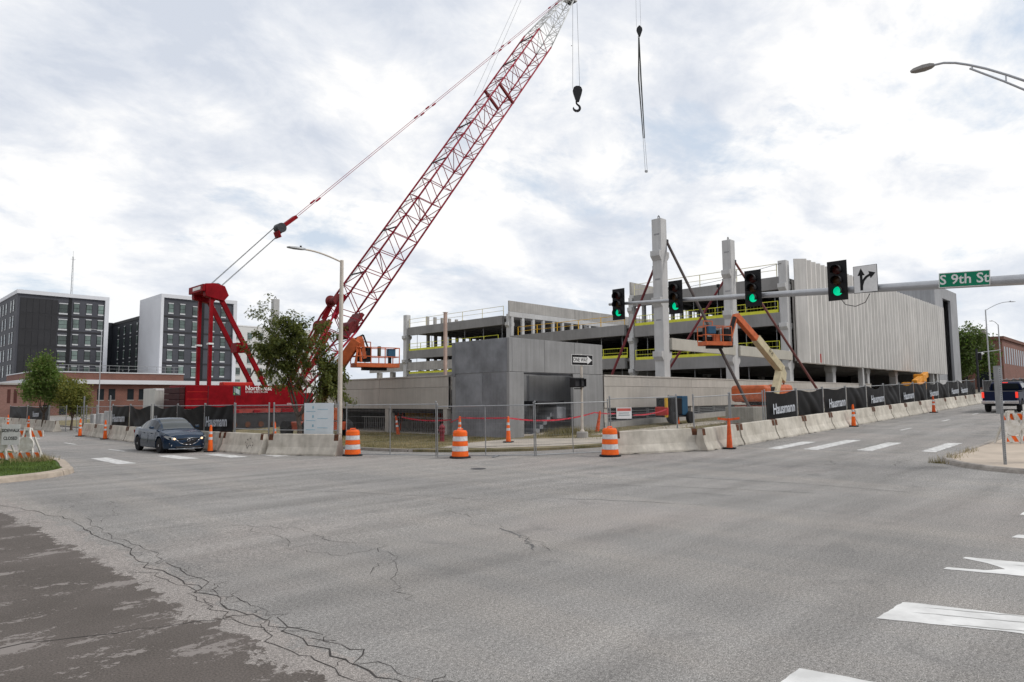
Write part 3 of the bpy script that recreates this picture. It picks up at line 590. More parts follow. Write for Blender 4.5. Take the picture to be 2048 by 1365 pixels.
# ================================================================ concrete traffic barriers
JP = [(-.3, 0), (-.3, .07), (-.175, .32), (-.09, .8), (-.07, .82), (.07, .82), (.09, .8), (.175, .32), (.3, .07), (.3, 0)]
def barrier_mesh(Ln, seed):
    rg = random.Random(seed); b = MB(); n = 14; ring = []
    for i in range(n+1):
        x = Ln*i/n; chip = [rg.uniform(0, .035) if rg.random() < .35 else 0 for _ in (0, 1)]
        ring.append([(x+(0 if 0 < i < n else 0), y*(1 if z > .1 else 1-chip[y > 0]*1.5), z+(chip[y > 0] if z < .01 else 0)+rg.gauss(0, .002)) for y, z in JP])
    k = len(JP)
    for i in range(n): b.add(ring[i]+ring[i+1], [(j, k+j, k+j+1, j+1) for j in range(k-1)])
    b.add(ring[0], [tuple(range(k))]); b.add(ring[-1], [tuple(range(k-1, -1, -1))]); return b
BMESH = [barrier_mesh(3.05, s).build('barrier_body', BARR) for s in (1, 2, 3)]
PLT = MB()
PLT.prism([(0, -.125, .57), (0, -.094, .80), (0, -.101, .803), (0, -.132, .57)], (.2, 0, 0)); PLT.prism([(0, .125, .57), (0, .132, .57), (0, .101, .803), (0, .094, .80)], (.2, 0, 0)); PLT.box(0, -.1, .822, .2, .1, .828)
PLT = PLT.build('end_plate', RUST)
def barrier(p, q, label, group, i):
    p, q = V((*p, 0)), V((*q, 0)); d = q-p; L_ = d.length; za, zb = T(p.x, p.y), T(q.x, q.y)
    t = thing('concrete_barrier', label, 'barrier', (p.x, p.y, za), math.atan2(d.y, d.x), group); t.rotation_euler.y = -math.atan2(zb-za, L_)
    s = L_/3.05
    inst(BMESH[i % 3], 'barrier_body', t, (0, 0, 0), 0, (s, 1, 1)); inst(PLT, 'end_plate', t, (-.004, 0, 0)); inst(PLT, 'end_plate', t, (L_-.196, 0, 0))
ju = [22.3, 25.65, 28.9, 32.1, 35.4, 38.75, 42.0, 45.1, 48.25, 51.6, 55.05, 58.3, 61.5, 64.9, 68.2, 71.5, 74.8]
barrier((20.15, 14.72), (22.95, 13.05), 'concrete barrier set at an angle beside the right corner drum', 'right-hand barriers', 0)
for i in range(len(ju)-1): barrier((ju[i]+.45 if i == 0 else ju[i]+.06, 12.75), (ju[i+1]-.06, 12.75), ORD[i]+' concrete barrier in the straight row climbing the right-hand street', 'right-hand barriers', i)
barrier((14.15, 23.15), (12.85, 26.15), 'concrete barrier set at an angle beside the left corner drum', 'left-hand barriers', 1)
barrier((12.72, 26.35), (12.5, 29.6), 'concrete barrier with dark scrawls just behind the blue car', 'left-hand barriers', 2)
for i in range(7): v = 29.75+i*3.3; barrier((12.45+.04*i, v), (12.45+.04*(i+1), v+3.2), ORD[i]+' concrete barrier in the straight row behind the blue car', 'left-hand barriers', i)
for i in range(7): v = 60.8+i*3.3; barrier((12.9, v), (12.85, v+3.2), ORD[i]+' concrete barrier beyond the mesh gate on the left street', 'far left barriers', i)
for o in BMESH+[PLT]: bpy.data.objects.remove(o)
b = MB(); rg1 = random.Random(5)
for k in range(16): y, z = rg1.uniform(26.9, 27.5), rg1.uniform(.12, .5); b.bar((12.42-.0, y, z), (12.42, y+rg1.uniform(-.08, .08), z+rg1.uniform(-.07, .07)), .012)
tag(b.build('scrawl_mark', BLK), 'dark scrawled marks on the barrier behind the blue car', 'graffiti', kind='stuff'); 

# ================================================================ fences
def clip_lines(b, L_, z0, H, s, w):
    for sg in (1, -1):
        k = -H
        while k < L_:
            x0, zA, x1, zB = k, 0., k+H, H
            if x0 < 0: zA = -x0; x0 = 0
            if x1 > L_: zB = H-(x1-L_); x1 = L_
            if x1 > x0:
                a, c = (zA, zB) if sg == 1 else (H-zA, H-zB)
                b.add([(x0, 0, z0+a-w), (x1, 0, z0+c-w), (x1, 0, z0+c+w), (x0, 0, z0+a+w)], [(0, 1, 2, 3)])
            k += s
def fence(p, q, label, group, H=1.95, style='chain', word=None, zoff=0., fold=0, side=-1, lowz=.05, name='site_fence', midrail=False, wm=.5):
    p, q = V((*p, 0)), V((*q, 0)); d = q-p; L_ = d.length; za, zb = T(p.x, p.y)+zoff, T(q.x, q.y)+zoff
    t = thing(name, label, 'fence', (p.x, p.y, za), math.atan2(d.y, d.x), group); t.rotation_euler.y = -math.atan2(zb-za, L_)
    pr_ = .02 if style == 'weld' else .03
    for x in (.03, L_-.03): MB().tube((x, 0, 0), (x, 0, H+.04), pr_, 8).lathe([(.001, H+.04), (.036, H+.04), (.03, H+.08), (.001, H+.09)], 8, (x, 0, 0)).build('post', GALV, t, 'auto')
    MB().tube((.03, 0, H-.03), (L_-.03, 0, H-.03), .021, 6).build('top_rail', GALV, t, 'auto')
    if midrail: MB().tube((.03, 0, H*.48), (L_-.03, 0, H*.48), .018, 6).build('mid_rail', GALV, t, 'auto')
    if style == 'chain':
        b = MB(); clip_lines(b, L_-.06, lowz, H-.05-lowz, .075, .0022); o = b.build('chain_link_mesh', GALV, t); o.location.x = .03
    elif style == 'weld':
        MB().tube((.03, 0, lowz), (L_-.03, 0, lowz), .02, 6).build('bottom_rail', GALV, t, 'auto'); MB().tube((L_*wm, 0, lowz), (L_*wm, 0, H-.03), .018, 6).build('mid_post', GALV, t, 'auto')
        b = MB(); n_ = int(L_/.06)
        for i in range(1, n_): x = L_*i/n_; b.add([(x-.0018, 0, lowz), (x+.0018, 0, lowz), (x+.0018, 0, H-.03), (x-.0018, 0, H-.03)], [(0, 1, 2, 3)])
        for i in range(8): z = lowz+(H-lowz)*i/8; b.add([(.03, 0, z-.002), (L_-.03, 0, z-.002), (L_-.03, 0, z+.002), (.03, 0, z+.002)], [(0, 1, 2, 3)])
        b.build('wire_mesh', GALV, t)
    else:
        rg = random.Random(fold+11); nx, nz = 28, 14; b = MB(); sag = rg.uniform(.05, .22); ph = rg.uniform(0, 6); amp = .03 if word else .06
        for j in range(nz+1):
            for i in range(nx+1):
                a, c = i/nx, j/nz; top = H-.02-sag*(math.sin(math.pi*a)**2); lo = .72
                z = lo+(top-lo)*c; y = side*(.04+amp*abs(math.sin(a*9+c*4*(1 if fold % 2 else -1)+ph))*math.sin(math.pi*a)+.03*math.sin(math.pi*a)*math.sin(3*c+ph)+(0 if word else .06*math.sin(math.pi*a)*math.cos(5*(1-c)*math.sin(math.pi*a)+ph)))
                b.v.append((.05+(L_-.1)*a, y, z))
        b.f = [(j*(nx+1)+i, j*(nx+1)+i+1, (j+1)*(nx+1)+i+1, (j+1)*(nx+1)+i) for j in range(nz) for i in range(nx)]; b.m = [0]*len(b.f)
        bn = b.build('banner', BANN, t, True); bn.data.update()
        if word:
            mir = 1 if side < 0 else -1
            text(word, .64, LETT, t, 'lettering', (L_*.5, side*.15, 1.22), (mir, 0, .02), (0, 0, 1), .003, .012, sx=.88)
    return t
# corner: welded mesh panels across the closed corner
P0, P1, P2, P3 = (14.3, 23.0), (15.95, 19.55), (18.2, 16.75), (20.7, 15.3)
fence(P0, P1, 'welded mesh fence panel between the left and middle drums', 'corner fence', 1.93, 'weld', zoff=.02)
fence(P1, P2, 'welded mesh fence panel in the middle of the closed corner', 'corner fence', 1.86, 'weld'); fence(P2, P3, 'welded mesh fence panel ending at the right corner drum', 'corner fence', 1.9, 'weld')
o = MB().box(-.35, -.05, 0, .35, .05, .05).build('stand_foot', GALV, None, loc=(17.2, 17.75, T(17, 17.7)), rz=R(30)); tag(o, 'flat metal foot under the middle mesh fence panel', 'fence foot')
# right-hand street
fence((20.95, 15.45), (23.2, 13.9), 'chain link fence panel with a small danger notice', 'right-hand fence', 2.0, 'chain')
fence((23.3, 13.3), (26.1, 13.25), 'chain link fence panel above the first straight barrier on the right', 'right-hand fence', 1.98, 'chain', lowz=.7); fence((26.15, 13.25), (29.1, 13.2), 'chain link fence panel just left of the first banner', 'right-hand fence', 1.98, 'chain', lowz=.7)
fu = [29.15, 32.6, 35.9, 39.2, 42.5, 45.8, 49.0, 52.2, 55.4, 58.6, 61.8, 65.0, 68.2, 71.4]
for i in range(len(fu)-1):
    w = 'Hausmann' if i in (0, 2, 4, 6, 8, 10, 11) else None
    fence((fu[i], 13.15), (fu[i+1]-.08, 13.15), ORD[i]+(' fence panel along the right street, black banner lettered Hausmann' if w else ' fence panel along the right street, plain creased black banner'), 'right-hand banner fence', 2.02, 'banner', w, fold=i)
for i in range(6): fence((75+i*4, 13.2), (78.9+i*4, 13.2), ORD[i]+' plain dark fence panel beyond the lettered banners up the right street', 'far right fence', 1.9, 'banner', None, fold=20+i)
# left-hand street (panels listed from the lamp post outward)
fence((13.1, 26.5), (14.3, 23.5), 'chain link fence panel carrying a white board beside the lamp post', 'left-hand fence', 1.98, 'chain', lowz=.7, side=1, midrail=True)
fence((13.0, 29.9), (13.05, 26.75), 'chain link fence panel in front of the crane tracks', 'left-hand fence', 1.98, 'chain', lowz=.7, side=1, midrail=True)
for i, (a, c, w) in enumerate(((29.95, 33.2, 'Hausmann'), (33.25, 36.7, None), (36.75, 40.2, 'Hausmann'), (40.6, 44.2, None), (44.25, 47.6, 'Hausmann'))):
    fence((13.0, c), (13.0, a), ORD[i]+(' fence panel behind the blue car, black banner lettered Hausmann' if w else ' fence panel behind the blue car, plain black banner'), 'left-hand banner fence', 2.0, 'banner', w, fold=40+i, side=-1)
fence((13.1, 51.5), (13.0, 47.7), 'bare chain link panel left of the black banners', 'left-hand fence', 1.95, 'chain', side=1)
fence((13.6, 55.9), (13.2, 51.7), 'nearer leaf of the mesh gate on the left street', 'gate', 1.9, 'weld'); fence((14.0, 60.2), (13.6, 56.0), 'farther leaf of the mesh gate on the left street', 'gate', 1.9, 'weld')
fence((13.4, 66), (13.4, 60.6), 'bare chain link panel beyond the mesh gate', 'far left fence', 1.9, 'chain'); fence((13.4, 74), (13.4, 66.2), 'black banner panel beyond the mesh gate, lettered Hausmann', 'far left fence', 1.9, 'banner', 'Hausmann', fold=60); fence((13.4, 82), (13.4, 74.2), 'plain black banner panel farthest along the left street', 'far left fence', 1.9, 'banner', None, fold=61)
o = MB().box(0, 0, 0, .03, 1.4, 1.3).build('white_board', mat('pale_board', (.66, .72, .76), .6, var=.05), None, loc=(14.17, 23.72, .62), rz=R(21.8)); tag(o, 'white notice board with faint blue lines on the fence by the lamp post', 'sign')
bl = mat('faint_blue', (.30, .52, .62), .7)
for k in range(3):
    for z, a, c in ((.32+.36*k, .25, .75), (.24+.36*k, .85, 1.3)): MB().box(-.008, a, z, -.002, c, z+.02).build('printed_line', bl, o)
    MB().box(-.008, .93, .36+.36*k, -.002, 1.0, .46+.36*k).build('printed_arrow', bl, o)
t = thing('danger_notice', 'small white danger notice with a red header on the right fence', 'sign', (21.35, 15.1, 1.25), math.atan2(-1.55, 2.25))
MB().box(-.3, 0, 0, .3, .012, .42).build('plate', WHT, t); MB().box(-.27, -.004, .29, .27, -.001, .39).build('header', mat('notice_red', (.55, .12, .1), .6), t); MB().box(-.2, -.004, .2, .2, -.001, .23).box(-.22, -.004, .12, .22, -.001, .15).build('print_line', mat('print_grey', (.3, .36, .38), .7), t)

# ================================================================ drums, channelizer posts, tape
def drum(u, v, label):
    t = thing('traffic_drum', label, 'traffic drum', (u, v, T(u, v)), 0, 'orange drums at the corner')
    MB().lathe([(.001, 0), (.37, 0), (.385, .02), (.37, .055), (.30, .06), (.001, .06)], 24).build('rubber_base', RUB, t, 'auto')
    zs = [.06, .245, .43, .60, .77, .93]; rr = [.30, .285, .275, .265, .255, .25]
    for k in range(5):
        o = MB().lathe([(rr[k]-.012, zs[k]), (rr[k]+.004, zs[k]+.012), (rr[k+1]+.004, zs[k+1]-.012), (rr[k+1]-.012, zs[k+1])], 28).build('drum_band' if k % 2 == 0 else 'reflective_band', ORNG if k % 2 == 0 else REFL, t, 'auto')
    MB().lathe([(.238, .93), (.22, .975), (.12, .985), (.001, .985)], 24).build('drum_top', ORNG, t, 'auto')
    MB().path([(-.12, 0, .98), (-.11, 0, 1.03), (.11, 0, 1.03), (.12, 0, .98)], .018, 6).build('handle', ORNG, t)
drum(14.45, 22.75, 'orange and white traffic drum beside the lamp post'); drum(16.2, 18.55, 'orange and white traffic drum in the middle of the closed corner'); drum(19.55, 14.45, 'orange and white traffic drum at the end of the right-hand barriers')
def cone(u, v, label, m=ORNG, h=1.08, rx=0., ry=0., z=None, plain=False):
    t = thing('channelizer_post', label, 'traffic cone', (u, v, T(u, v) if z is None else z), random.uniform(0, 3), 'tall orange channelizer posts')
    ob = MB().prism([(-.22, -.13, 0), (-.13, -.22, 0), (.13, -.22, 0), (.22, -.13, 0), (.22, .13, 0), (.13, .22, 0), (-.13, .22, 0), (-.22, .13, 0)], (0, 0, .05)).build('rubber_base', RUB, t)
    f = lambda z: .115-.065*(z/h)
    prof = [(.05, .52), (.52, .63), (.63, .76), (.76, .87), (.87, h)]
    for k, (a, c) in enumerate(prof):
        w = k in (1, 3) and not plain
        MB().lathe([(f(a)-(.0 if not w else -.002), a), (f(c)-(.0 if not w else -.002), c)], 14).build('reflective_band' if w else 'cone_body', REFL if w else m, t, 'auto')
    MB().lathe([(.03, h), (.045, h+.02), (.03, h+.06), (.001, h+.06)], 10).build('cone_tip', m, t, 'auto')
    t.rotation_euler.x = rx; t.rotation_euler.y = ry; return t
cone(24.0, 12.25, 'faded orange post with a tape crossbar in front of the right barriers', ORNGD, plain=True); cone(37.6, 12.3, 'orange and white post by the second banner on the right street'); cone(53.0, 12.2, 'orange post farthest up the right street', ORNGD)
cone(12.15, 51.3, 'orange and white post at the near side of the mesh gate'); cone(12.2, 46.0, 'orange and white post by the last banner on the left street'); cone(11.9, 29.75, 'orange and white post just right of the blue car'); cone(12.3, 67.5, 'orange and white post beyond the mesh gate, nearer one'); cone(12.3, 76, 'orange and white post farthest along the left street')
cone(21.3, 21.2, 'orange and white post in front of the stair block corner', z=.13); cone(21.2, 24.3, 'orange and white post behind the middle drum', z=.1); cone(28.4, 21.8, 'leaning plain orange post by the right side of the stair block', ORNGD, z=.25, rx=.0, ry=-.16, plain=True); t_ = cone(22.3, 30.6, 'leaning orange post on the lawn left of the hydrant', ORNGD, z=.05, ry=.14); cone(35.3, 21.2, 'orange and white post beside the welder trailer', z=.5, ry=-.1); cone(13.2, 26.6, 'orange and white post behind the gap of the left barriers', z=.02)
t = thing('warning_crossbar', 'orange crossbar on top of the faded post by the right barriers', 'crossbar', (24.0, 12.25, 1.08+T(24, 12.25)), R(-40)); MB().bar((-.42, 0, .05), (0, 0, 0), .03, .08).bar((0, 0, .0), (.42, 0, .05), .03, .08).build('bar', ORNGD, t)
TAPE = mat('caution_tape', (.52, .035, .06), .5, var=.2, vs=3)
def tape(p, q, sag, label):
    b = MB(); n = 20; pts = []; p, q = V(p), V(q)
    for i in range(n+1): a = i/n; c = p.lerp(q, a); c.z -= sag*4*a*(1-a); pts.append(c)
    for i in range(n):
        w0, w1 = .035*(1 if i else .5), .035; tw = .012*math.sin(i*1.1); b.add([pts[i]-zz*w0+V((tw, -tw, 0)), pts[i+1]-zz*w1+V((-tw, tw, 0)), pts[i+1]+zz*w1, pts[i]+zz*w0], [(0, 1, 2, 3)])
    tag(b.build('caution_tape', TAPE), label, 'tape', 'red tape strung between posts')
tape((22.4, 30.5, 1.1), (22.9, 26.9, 1.0), .12, 'red tape left of the hydrant'); tape((22.9, 27.0, .85), (21.2, 24.3, 1.17), .02, 'red tape from the wall to the post behind the middle drum'); tape((21.2, 24.3, 1.17), (21.3, 21.2, 1.2), .02, 'red tape across the dark side of the stair block')
tape((21.3, 21.2, 1.2), (28.2, 21.8, 1.3), .24, 'red tape across the open stair doorway'); tape((28.2, 21.8, 1.3), (30.2, 21.9, 1.2), .02, 'short red tape at the right end of the stair block'); tape((29.8, 20.5, 1.15), (35.2, 21.2, 1.6), .15, 'red tape running to the post by the welder trailer')
o = MB().box(0, 0, 0, 3.4, .12, .06).build('hose_barrier', mat('red_board', (.30, .09, .06), .8, var=.2), None, loc=(27.2, 20.9, .16), rz=R(8)); tag(o, 'low red board lying in front of the right part of the stair block', 'board')
o = MB().path([(24.9, 20.6, .18), (26.0, 21.1, .2), (27.2, 21.3, .22)], .05, 8).build('black_pipe', RUB); tag(o, 'black pipe lying on the grass in front of the stair doorway', 'pipe')

# ================================================================ hydrant, one-way sign, lamp posts
t = thing('fire_hydrant', 'dark red fire hydrant on the lawn left of the stair block', 'hydrant', (20.3, 24.5, .07)); HY = mat('hydrant_red', (.19, .025, .035), .5, var=.15, vs=6)
MB().lathe([(.001, 0), (.17, 0), (.17, .04), (.105, .06), (.105, .42), (.13, .44), (.13, .48), (.12, .5), (.12, .62), (.15, .64), (.15, .67), (.12, .74), (.06, .8), (.03, .82), (.03, .87), (.001, .87)], 18).build('barrel', HY, t, 'auto')
for a in (45, 135, 225): c, s_ = math.cos(R(a)), math.sin(R(a)); MB().tube((c*.08, s_*.08, .54), (c*.2, s_*.2, .54), .055 if a != 225 else .075, 10).tube((c*.2, s_*.2, .54), (c*.225, s_*.225, .54), .07 if a != 225 else .09, 8).build('outlet', HY, t, 'auto')
t = thing('one_way_pole', 'slim grey pole in a concrete footing in front of the stair block', 'pole', (24.7, 19.8, .15))
MB().lathe([(.001, -.1), (.27, -.1), (.27, .34), (.24, .36), (.001, .36)], 16).build('footing', CONC, t, 'auto'); MB().lathe([(.1, .36), (.1, .42), (.06, .46), (.055, 3.9), (.001, 3.92)], 12).build('shaft', PALE, t, 'auto')
t = thing('one_way_sign', 'black one way sign with a white right arrow', 'sign', (24.62, 19.72, 3.79), R(-8)); WS = mat('sign_white', (.7, .7, .7), .5, var=.06, vs=8)
MB().box(-.62, -.006, -.25, .72, .006, .25).build('plate', WS, t); MB().box(-.60, -.010, -.23, .70, -.0065, .23).build('face', BLK, t)
MB().prism([(-.53, -.0125, -.12), (.36, -.0125, -.12), (.36, -.0125, -.2), (.66, -.0125, 0), (.36, -.0125, .2), (.36, -.0125, .12), (-.53, -.0125, .12)], (0, .002, 0)).build('arrow', WS, t); text('ONE WAY', .24, BLK, t, 'lettering', (-.07, -.0145, 0), (1, 0, 0), (0, 0, 1), .001, .004, sx=.8)
for i, (x, lb) in enumerate(((-.42, 'left of two dark pedestrian signals clustered under the one way sign'), (-.1, 'right of two dark pedestrian signals clustered under the one way sign'))):
    t = thing('pedestrian_signal', lb, 'signal', (24.62+x, 19.78, 2.75), R(-8+14*i)); MB().cbox(0, 0, 0, .42, .3, .44).build('housing', BLK, t, bevel=.03); MB().cbox(0, -.17, .16, .44, .14, .03).cbox(-.2, -.17, 0, .03, .14, .36).cbox(.2, -.17, 0, .03, .14, .36).build('visor', BLK, t)
    MB().cbox(0, -.155, 0, .34, .01, .34).build('lens', mat('dead_lens', (.04, .04, .045), .3), t); MB().tube((0, .05, -.28), (-x, 0.02, -.28), .025, 6).build('bracket', BLK, t)
def lamp(u, v, h, arm, label, m, head, base=.16, r0_=.085, curve=.25, z=None):
    t = thing('street_lamp', label, 'street lamp', (u, v, T(u, v) if z is None else z)); a = V((*arm, 0)); Ln = a.length; d = a.normalized()
    MB().lathe([(base, 0), (base, .12), (r0_, .2), (r0_*.72, h), (.001, h+.02)], 12).build('pole', m, t, 'auto')
    pts = [V((0, 0, h-.08))]+[d*(Ln*i/8)+zz*(h-.08+curve*math.sin(math.pi/2*i/8)) for i in range(1, 9)]
    MB().path(pts, .035, 8).build('arm', m, t, 'auto'); e = pts[-1]; n_ = V((-d.y, d.x, 0)); b = MB()
    prof = [(0, .05, .05), (.12, .1, .07), (.4, .15, .07), (.68, .12, .045), (.75, .05, .02)]; rings = []
    for x, w, hh in prof: c = e+d*x; rings.append([c-n_*w-zz*hh*.4, c+n_*w-zz*hh*.4, c+n_*w*.8+zz*hh*.6, c-n_*w*.8+zz*hh*.6])
    for i in range(4): b.add(rings[i]+rings[i+1], [(j, 4+j, 4+(j+1) % 4, (j+1) % 4) for j in range(4)])
    b.add(rings[0], [(0, 1, 2, 3)]); b.add(rings[-1], [(3, 2, 1, 0)]); b.build('luminaire', head, t, 'auto'); MB().tube(e+d*.2+zz*.04, e+d*.2+zz*.12, .04, 8).build('photocell', BLK, t)
HEAD = mat('lamp_head_grey', (.33, .34, .35), .5, .2, var=.05)
lamp(14.6, 23.95, 7.75, (-1.55, .1), 'pale street lamp post at the left corner beside the drum', PALE, HEAD, r0_=.1, curve=.3)
lamp(90.3, 15.2, 9.6, (1.5, -1.9), 'grey street lamp with a raised curved arm far up the right street', ALU, HEAD, curve=.9); lamp(115, 18, 9.3, (-1.2, .4), 'slim street lamp and signal pole just beyond the first far lamp', ALU, HEAD, curve=.5)

# ================================================================ traffic signal mast
t = thing('signal_mast', 'grey mast arm with the traffic lights, reaching in from the right', 'signal mast', (23.55, 2.55, T(23.5, 2.5)+.1)); ZM = T(23.5, 2.5)+.1
MB().lathe([(.28, 0), (.28, .05), (.17, .08), (.12, 10.9), (.001, 10.95)], 16).build('pole', ALU, t, 'auto'); MB().tube((0, 0, 5.22-ZM), (0, 14.75, 6.02-ZM), .155, 14, .06).build('mast_arm', ALU, t, 'auto')
up_ = [(0, .1, 10.78), (0, .5, 11.1), (0, 1.0, 11.47), (0, 1.42, 11.74), (0, 1.75, 11.92), (0, 2.05, 12.03), (0, 2.35, 12.06)]; MB().path([(x, y, z-ZM+.1) for x, y, z in up_], .035, 8).build('lamp_arm', ALU, t, 'auto')
MB().path([(0, .1, 10.5-ZM+.1), (0, .6, 10.95-ZM+.1), (0, 1.4, 11.62-ZM+.1)], .03, 8).path([(0, .55, 10.91-ZM+.1), (0, .55, 11.14-ZM+.1)], .022, 6).path([(0, 1.34, 11.57-ZM+.1), (0, 1.34, 11.69-ZM+.1)], .022, 6).build('lamp_strut', ALU, t, 'auto')
b = MB(); rings = []
for y, w, hh in ((2.3, .05, .06), (2.4, .12, .10), (2.6, .16, .11), (2.85, .13, .08), (2.95, .06, .04)): rings.append([(-w, y, 12.16-ZM-hh*.5), (w, y, 12.16-ZM-hh*.5), (w*.8, y, 12.16-ZM+hh*.6), (-w*.8, y, 12.16-ZM+hh*.6)])
for i in range(4): b.add(rings[i]+rings[i+1], [(j, (j+1) % 4, 4+(j+1) % 4, 4+j) for j in range(4)])
b.add(rings[0], [(3, 2, 1, 0)]); b.add(rings[-1], [(0, 1, 2, 3)]); b.build('luminaire', mat('lamp_head_dark', (.25, .24, .23), .6), t, 'auto')
MB().tube((0, 9.7, 5.85-ZM), (0, 9.7, 6.15-ZM), .02, 6).cbox(0, 9.7, 6.2-ZM, .1, .1, .12).build('sensor', BLK, t); MB().path([(-.05, 5.4, 5.3-ZM), (-.05, 5.2, 5.02-ZM), (-.05, 4.9, 4.93-ZM), (-.05, 4.6, 5.03-ZM), (-.05, 4.45, 5.3-ZM)], .012, 5).build('cable_loop', BLK, t)
GRN = mat('green_lens_lit', (.0, .62, .30), .3, var=0, emit=.75); LRED = mat('red_lens_dark', (.05, .012, .01), .25, var=0); LAMB = mat('amber_lens_dark', (.07, .035, .015), .25, var=0)
def signal(v, z, label):
    t = thing('traffic_light', label, 'traffic light', (23.3, v, z), 0, 'traffic lights on the mast arm')
    MB().box(-.02, -.31, -.655, .0, .31, .655).build('backplate', BLK, t, bevel=.06); MB().box(.0, -.17, -.53, .2, .17, .53).build('housing', BLK, t, bevel=.03)
    for k, m in ((.35, LRED), (0, LAMB), (-.35, GRN)):
        MB().lathe([(.001, -.055), (.08, -.05), (.145, -.03), (.15, -.021)], 20, (0, 0, k), axis='x').build('lens', m, t, True)
        vz = MB(); ang = [R(-30+240*i/14) for i in range(15)]; a = [(-.022, .165*math.cos(q), k+.165*math.sin(q)) for q in ang]; c = [(-.27+.0*i, .16*math.cos(q), k+.16*math.sin(q)-.02) for i, q in enumerate(ang)]
        vz.add(a+c, [(i, i+1, 16+i, 15+i) for i in range(14)]); o = vz.build('visor', BLK, t, True); sm = o.modifiers.new('s', 'SOLIDIFY'); sm.thickness = .008
    MB().box(.2, -.05, -.15, .27, .05, .15).build('bracket', ALU, t)
signal(16.63, 5.93, 'leftmost green traffic light, at the tip of the mast arm'); signal(13.93, 5.93, 'second green traffic light from the left on the mast arm'); signal(10.78, 5.9, 'third green traffic light from the left on the mast arm'); signal(7.9, 5.81, 'rightmost and largest green traffic light, beside the arrow sign')
t = thing('lane_sign', 'white sign with straight and right arrows on the mast arm', 'sign', (23.32, 7.06, 5.76)); MB().box(0, -.36, -.44, .02, .36, .44).build('plate', BLK, t, bevel=.01); MB().box(-.005, -.345, -.425, -.0005, .345, .425).build('face', WS, t)
def strip(pts, w): # ribbon polygon in (y,z)
    Lp, Rp = [], []
    for i, p in enumerate(pts):
        q = pts[min(i+1, len(pts)-1)]; o = pts[max(0, i-1)]; dx, dy = q[0]-o[0], q[1]-o[1]; d = math.hypot(dx, dy); Lp.append((p[0]-dy/d*w, p[1]+dx/d*w)); Rp.append((p[0]+dy/d*w, p[1]-dx/d*w))
    return Lp, Rp
b = MB(); Lp, Rp = strip([(.12, -.36), (.12, .12)], .04); b.add([(-.008, *p) for p in Lp+Rp], [(0, 1, 3, 2)]); b.add([(-.008, .23, .12), (-.008, .12, .36), (-.008, .01, .12)], [(0, 1, 2)])
Lp, Rp = strip([(.12, -.36), (.11, -.2), (.06, -.05), (-.03, .06), (-.14, .12)], .038); n_ = len(Lp); b.add([(-.009, *p) for p in Lp+Rp], [(i, i+1, n_+i+1, n_+i) for i in range(n_-1)]); b.add([(-.009, -.10, .24), (-.009, -.31, .17), (-.009, -.16, .0)], [(0, 1, 2)]); b.build('arrows', BLK, t)
t = thing('street_name_sign', 'green street sign reading S 9th St on the mast arm', 'sign', (23.33, 4.4, 5.41)); t.rotation_euler.x = R(3)
MB().box(0, -.64, -.225, .02, .64, .225).build('plate', WS, t, bevel=.012); MB().box(-.006, -.615, -.2, -.001, .615, .2).build('face', mat('sign_green', (.0, .19, .10), .45, var=.04), t); text('S 9th St', .40, WS, t, 'lettering', (-.009, 0, -.0), (0, -1, 0), (0, 0, 1), .001, .006, sx=.98)
# perforated post with a sign seen edge-on, right corner
t = thing('sign_post', 'perforated grey steel sign post seen edge-on on the right corner', 'sign post', (22.35, 3.55, T(22.3, 3.5)+.1)); MB().box(-.028, -.028, 0, .028, .028, 2.6).build('post', GALV, t)
hl = MB()
for i in range(46): z = .1+i*.054; hl.box(-.03, -.008, z, -.0285, .008, z+.018); hl.box(-.008, -.03, z, .008, -.0285, z+.018)
o = hl.build('punched_holes', BLK, t); o['kind'] = 'stuff'
MB().box(-.02, -.036, 1.35, .3, -.031, 2.65).build('sign_plate', GALV, t); t.rotation_euler.z = R(40)

# ================================================================ crawler crane
CV = 50.
K = thing('crawler_crane', 'red lattice-boom crawler crane lettered Northwest behind the left fence', 'crane', (0, CV, T(22, 40)))
def kp(mb, name, m, parent=K, smooth='auto', bevel=0.): return mb.build(name, m, parent, smooth, bevel)
for y in (-2.7, 2.7):                                # tracks
    prof = []
    for i in range(9): a = R(90+180*i/8); prof.append((17.9+.55*math.cos(a), .57+.55*math.sin(a)))
    for i in range(9): a = R(-90+180*i/8); prof.append((26.6+.55*math.cos(a), .57+.55*math.sin(a)))
    tr = kp(MB().prism([(x, y-.5, z) for x, z in prof], (0, 1.0, 0)), 'crawler_track', DKM, smooth=False)
    sh = MB()
    for i in range(26): x = 17.7+i*.35; sh.box(x, y-.55, 1.12, x+.29, y+.55, 1.17)
    o = kp(sh, 'track_shoes', DKM, tr, False); o['kind'] = 'stuff'
    for i in range(9): kp(MB().lathe([(.001, -.53), (.2, -.53), (.2, -.51), (.001, -.51)], 12, (18.4+i*.95, y, .38), axis='y'), 'roller', RUST, tr)
kp(MB().box(19.8, -2.2, .55, 25.2, 2.2, 1.15), 'carbody', mat('faded_red', (.30, .05, .04), .6, var=.25, vs=1.5), bevel=.05)
kp(MB().lathe([(.001, 1.15), (1.2, 1.15), (1.2, 1.45), (.001, 1.45)], 20, (23, 0, 0)), 'turntable', DKM)
kp(MB().box(20.2, -1.5, .98, 26.4, 1.5, 1.49), 'lower_frame', mat('faded_red', 0), bevel=.04)
for x, z, w_ in ((20.6, 1.1, .7), (22.4, 1.05, .5), (24.6, 1.15, .9)): kp(MB().box(x, -1.62, z, x+w_, -1.51, z+.3), 'service_box', RED, smooth=False, bevel=.02)
hs = kp(MB().box(17.6, -1.55, 1.5, 26.2, 1.55, 3.12).box(26.21, -1.5, 1.55, 27.2, 1.5, 2.6), 'machinery_house', RED, bevel=.04)
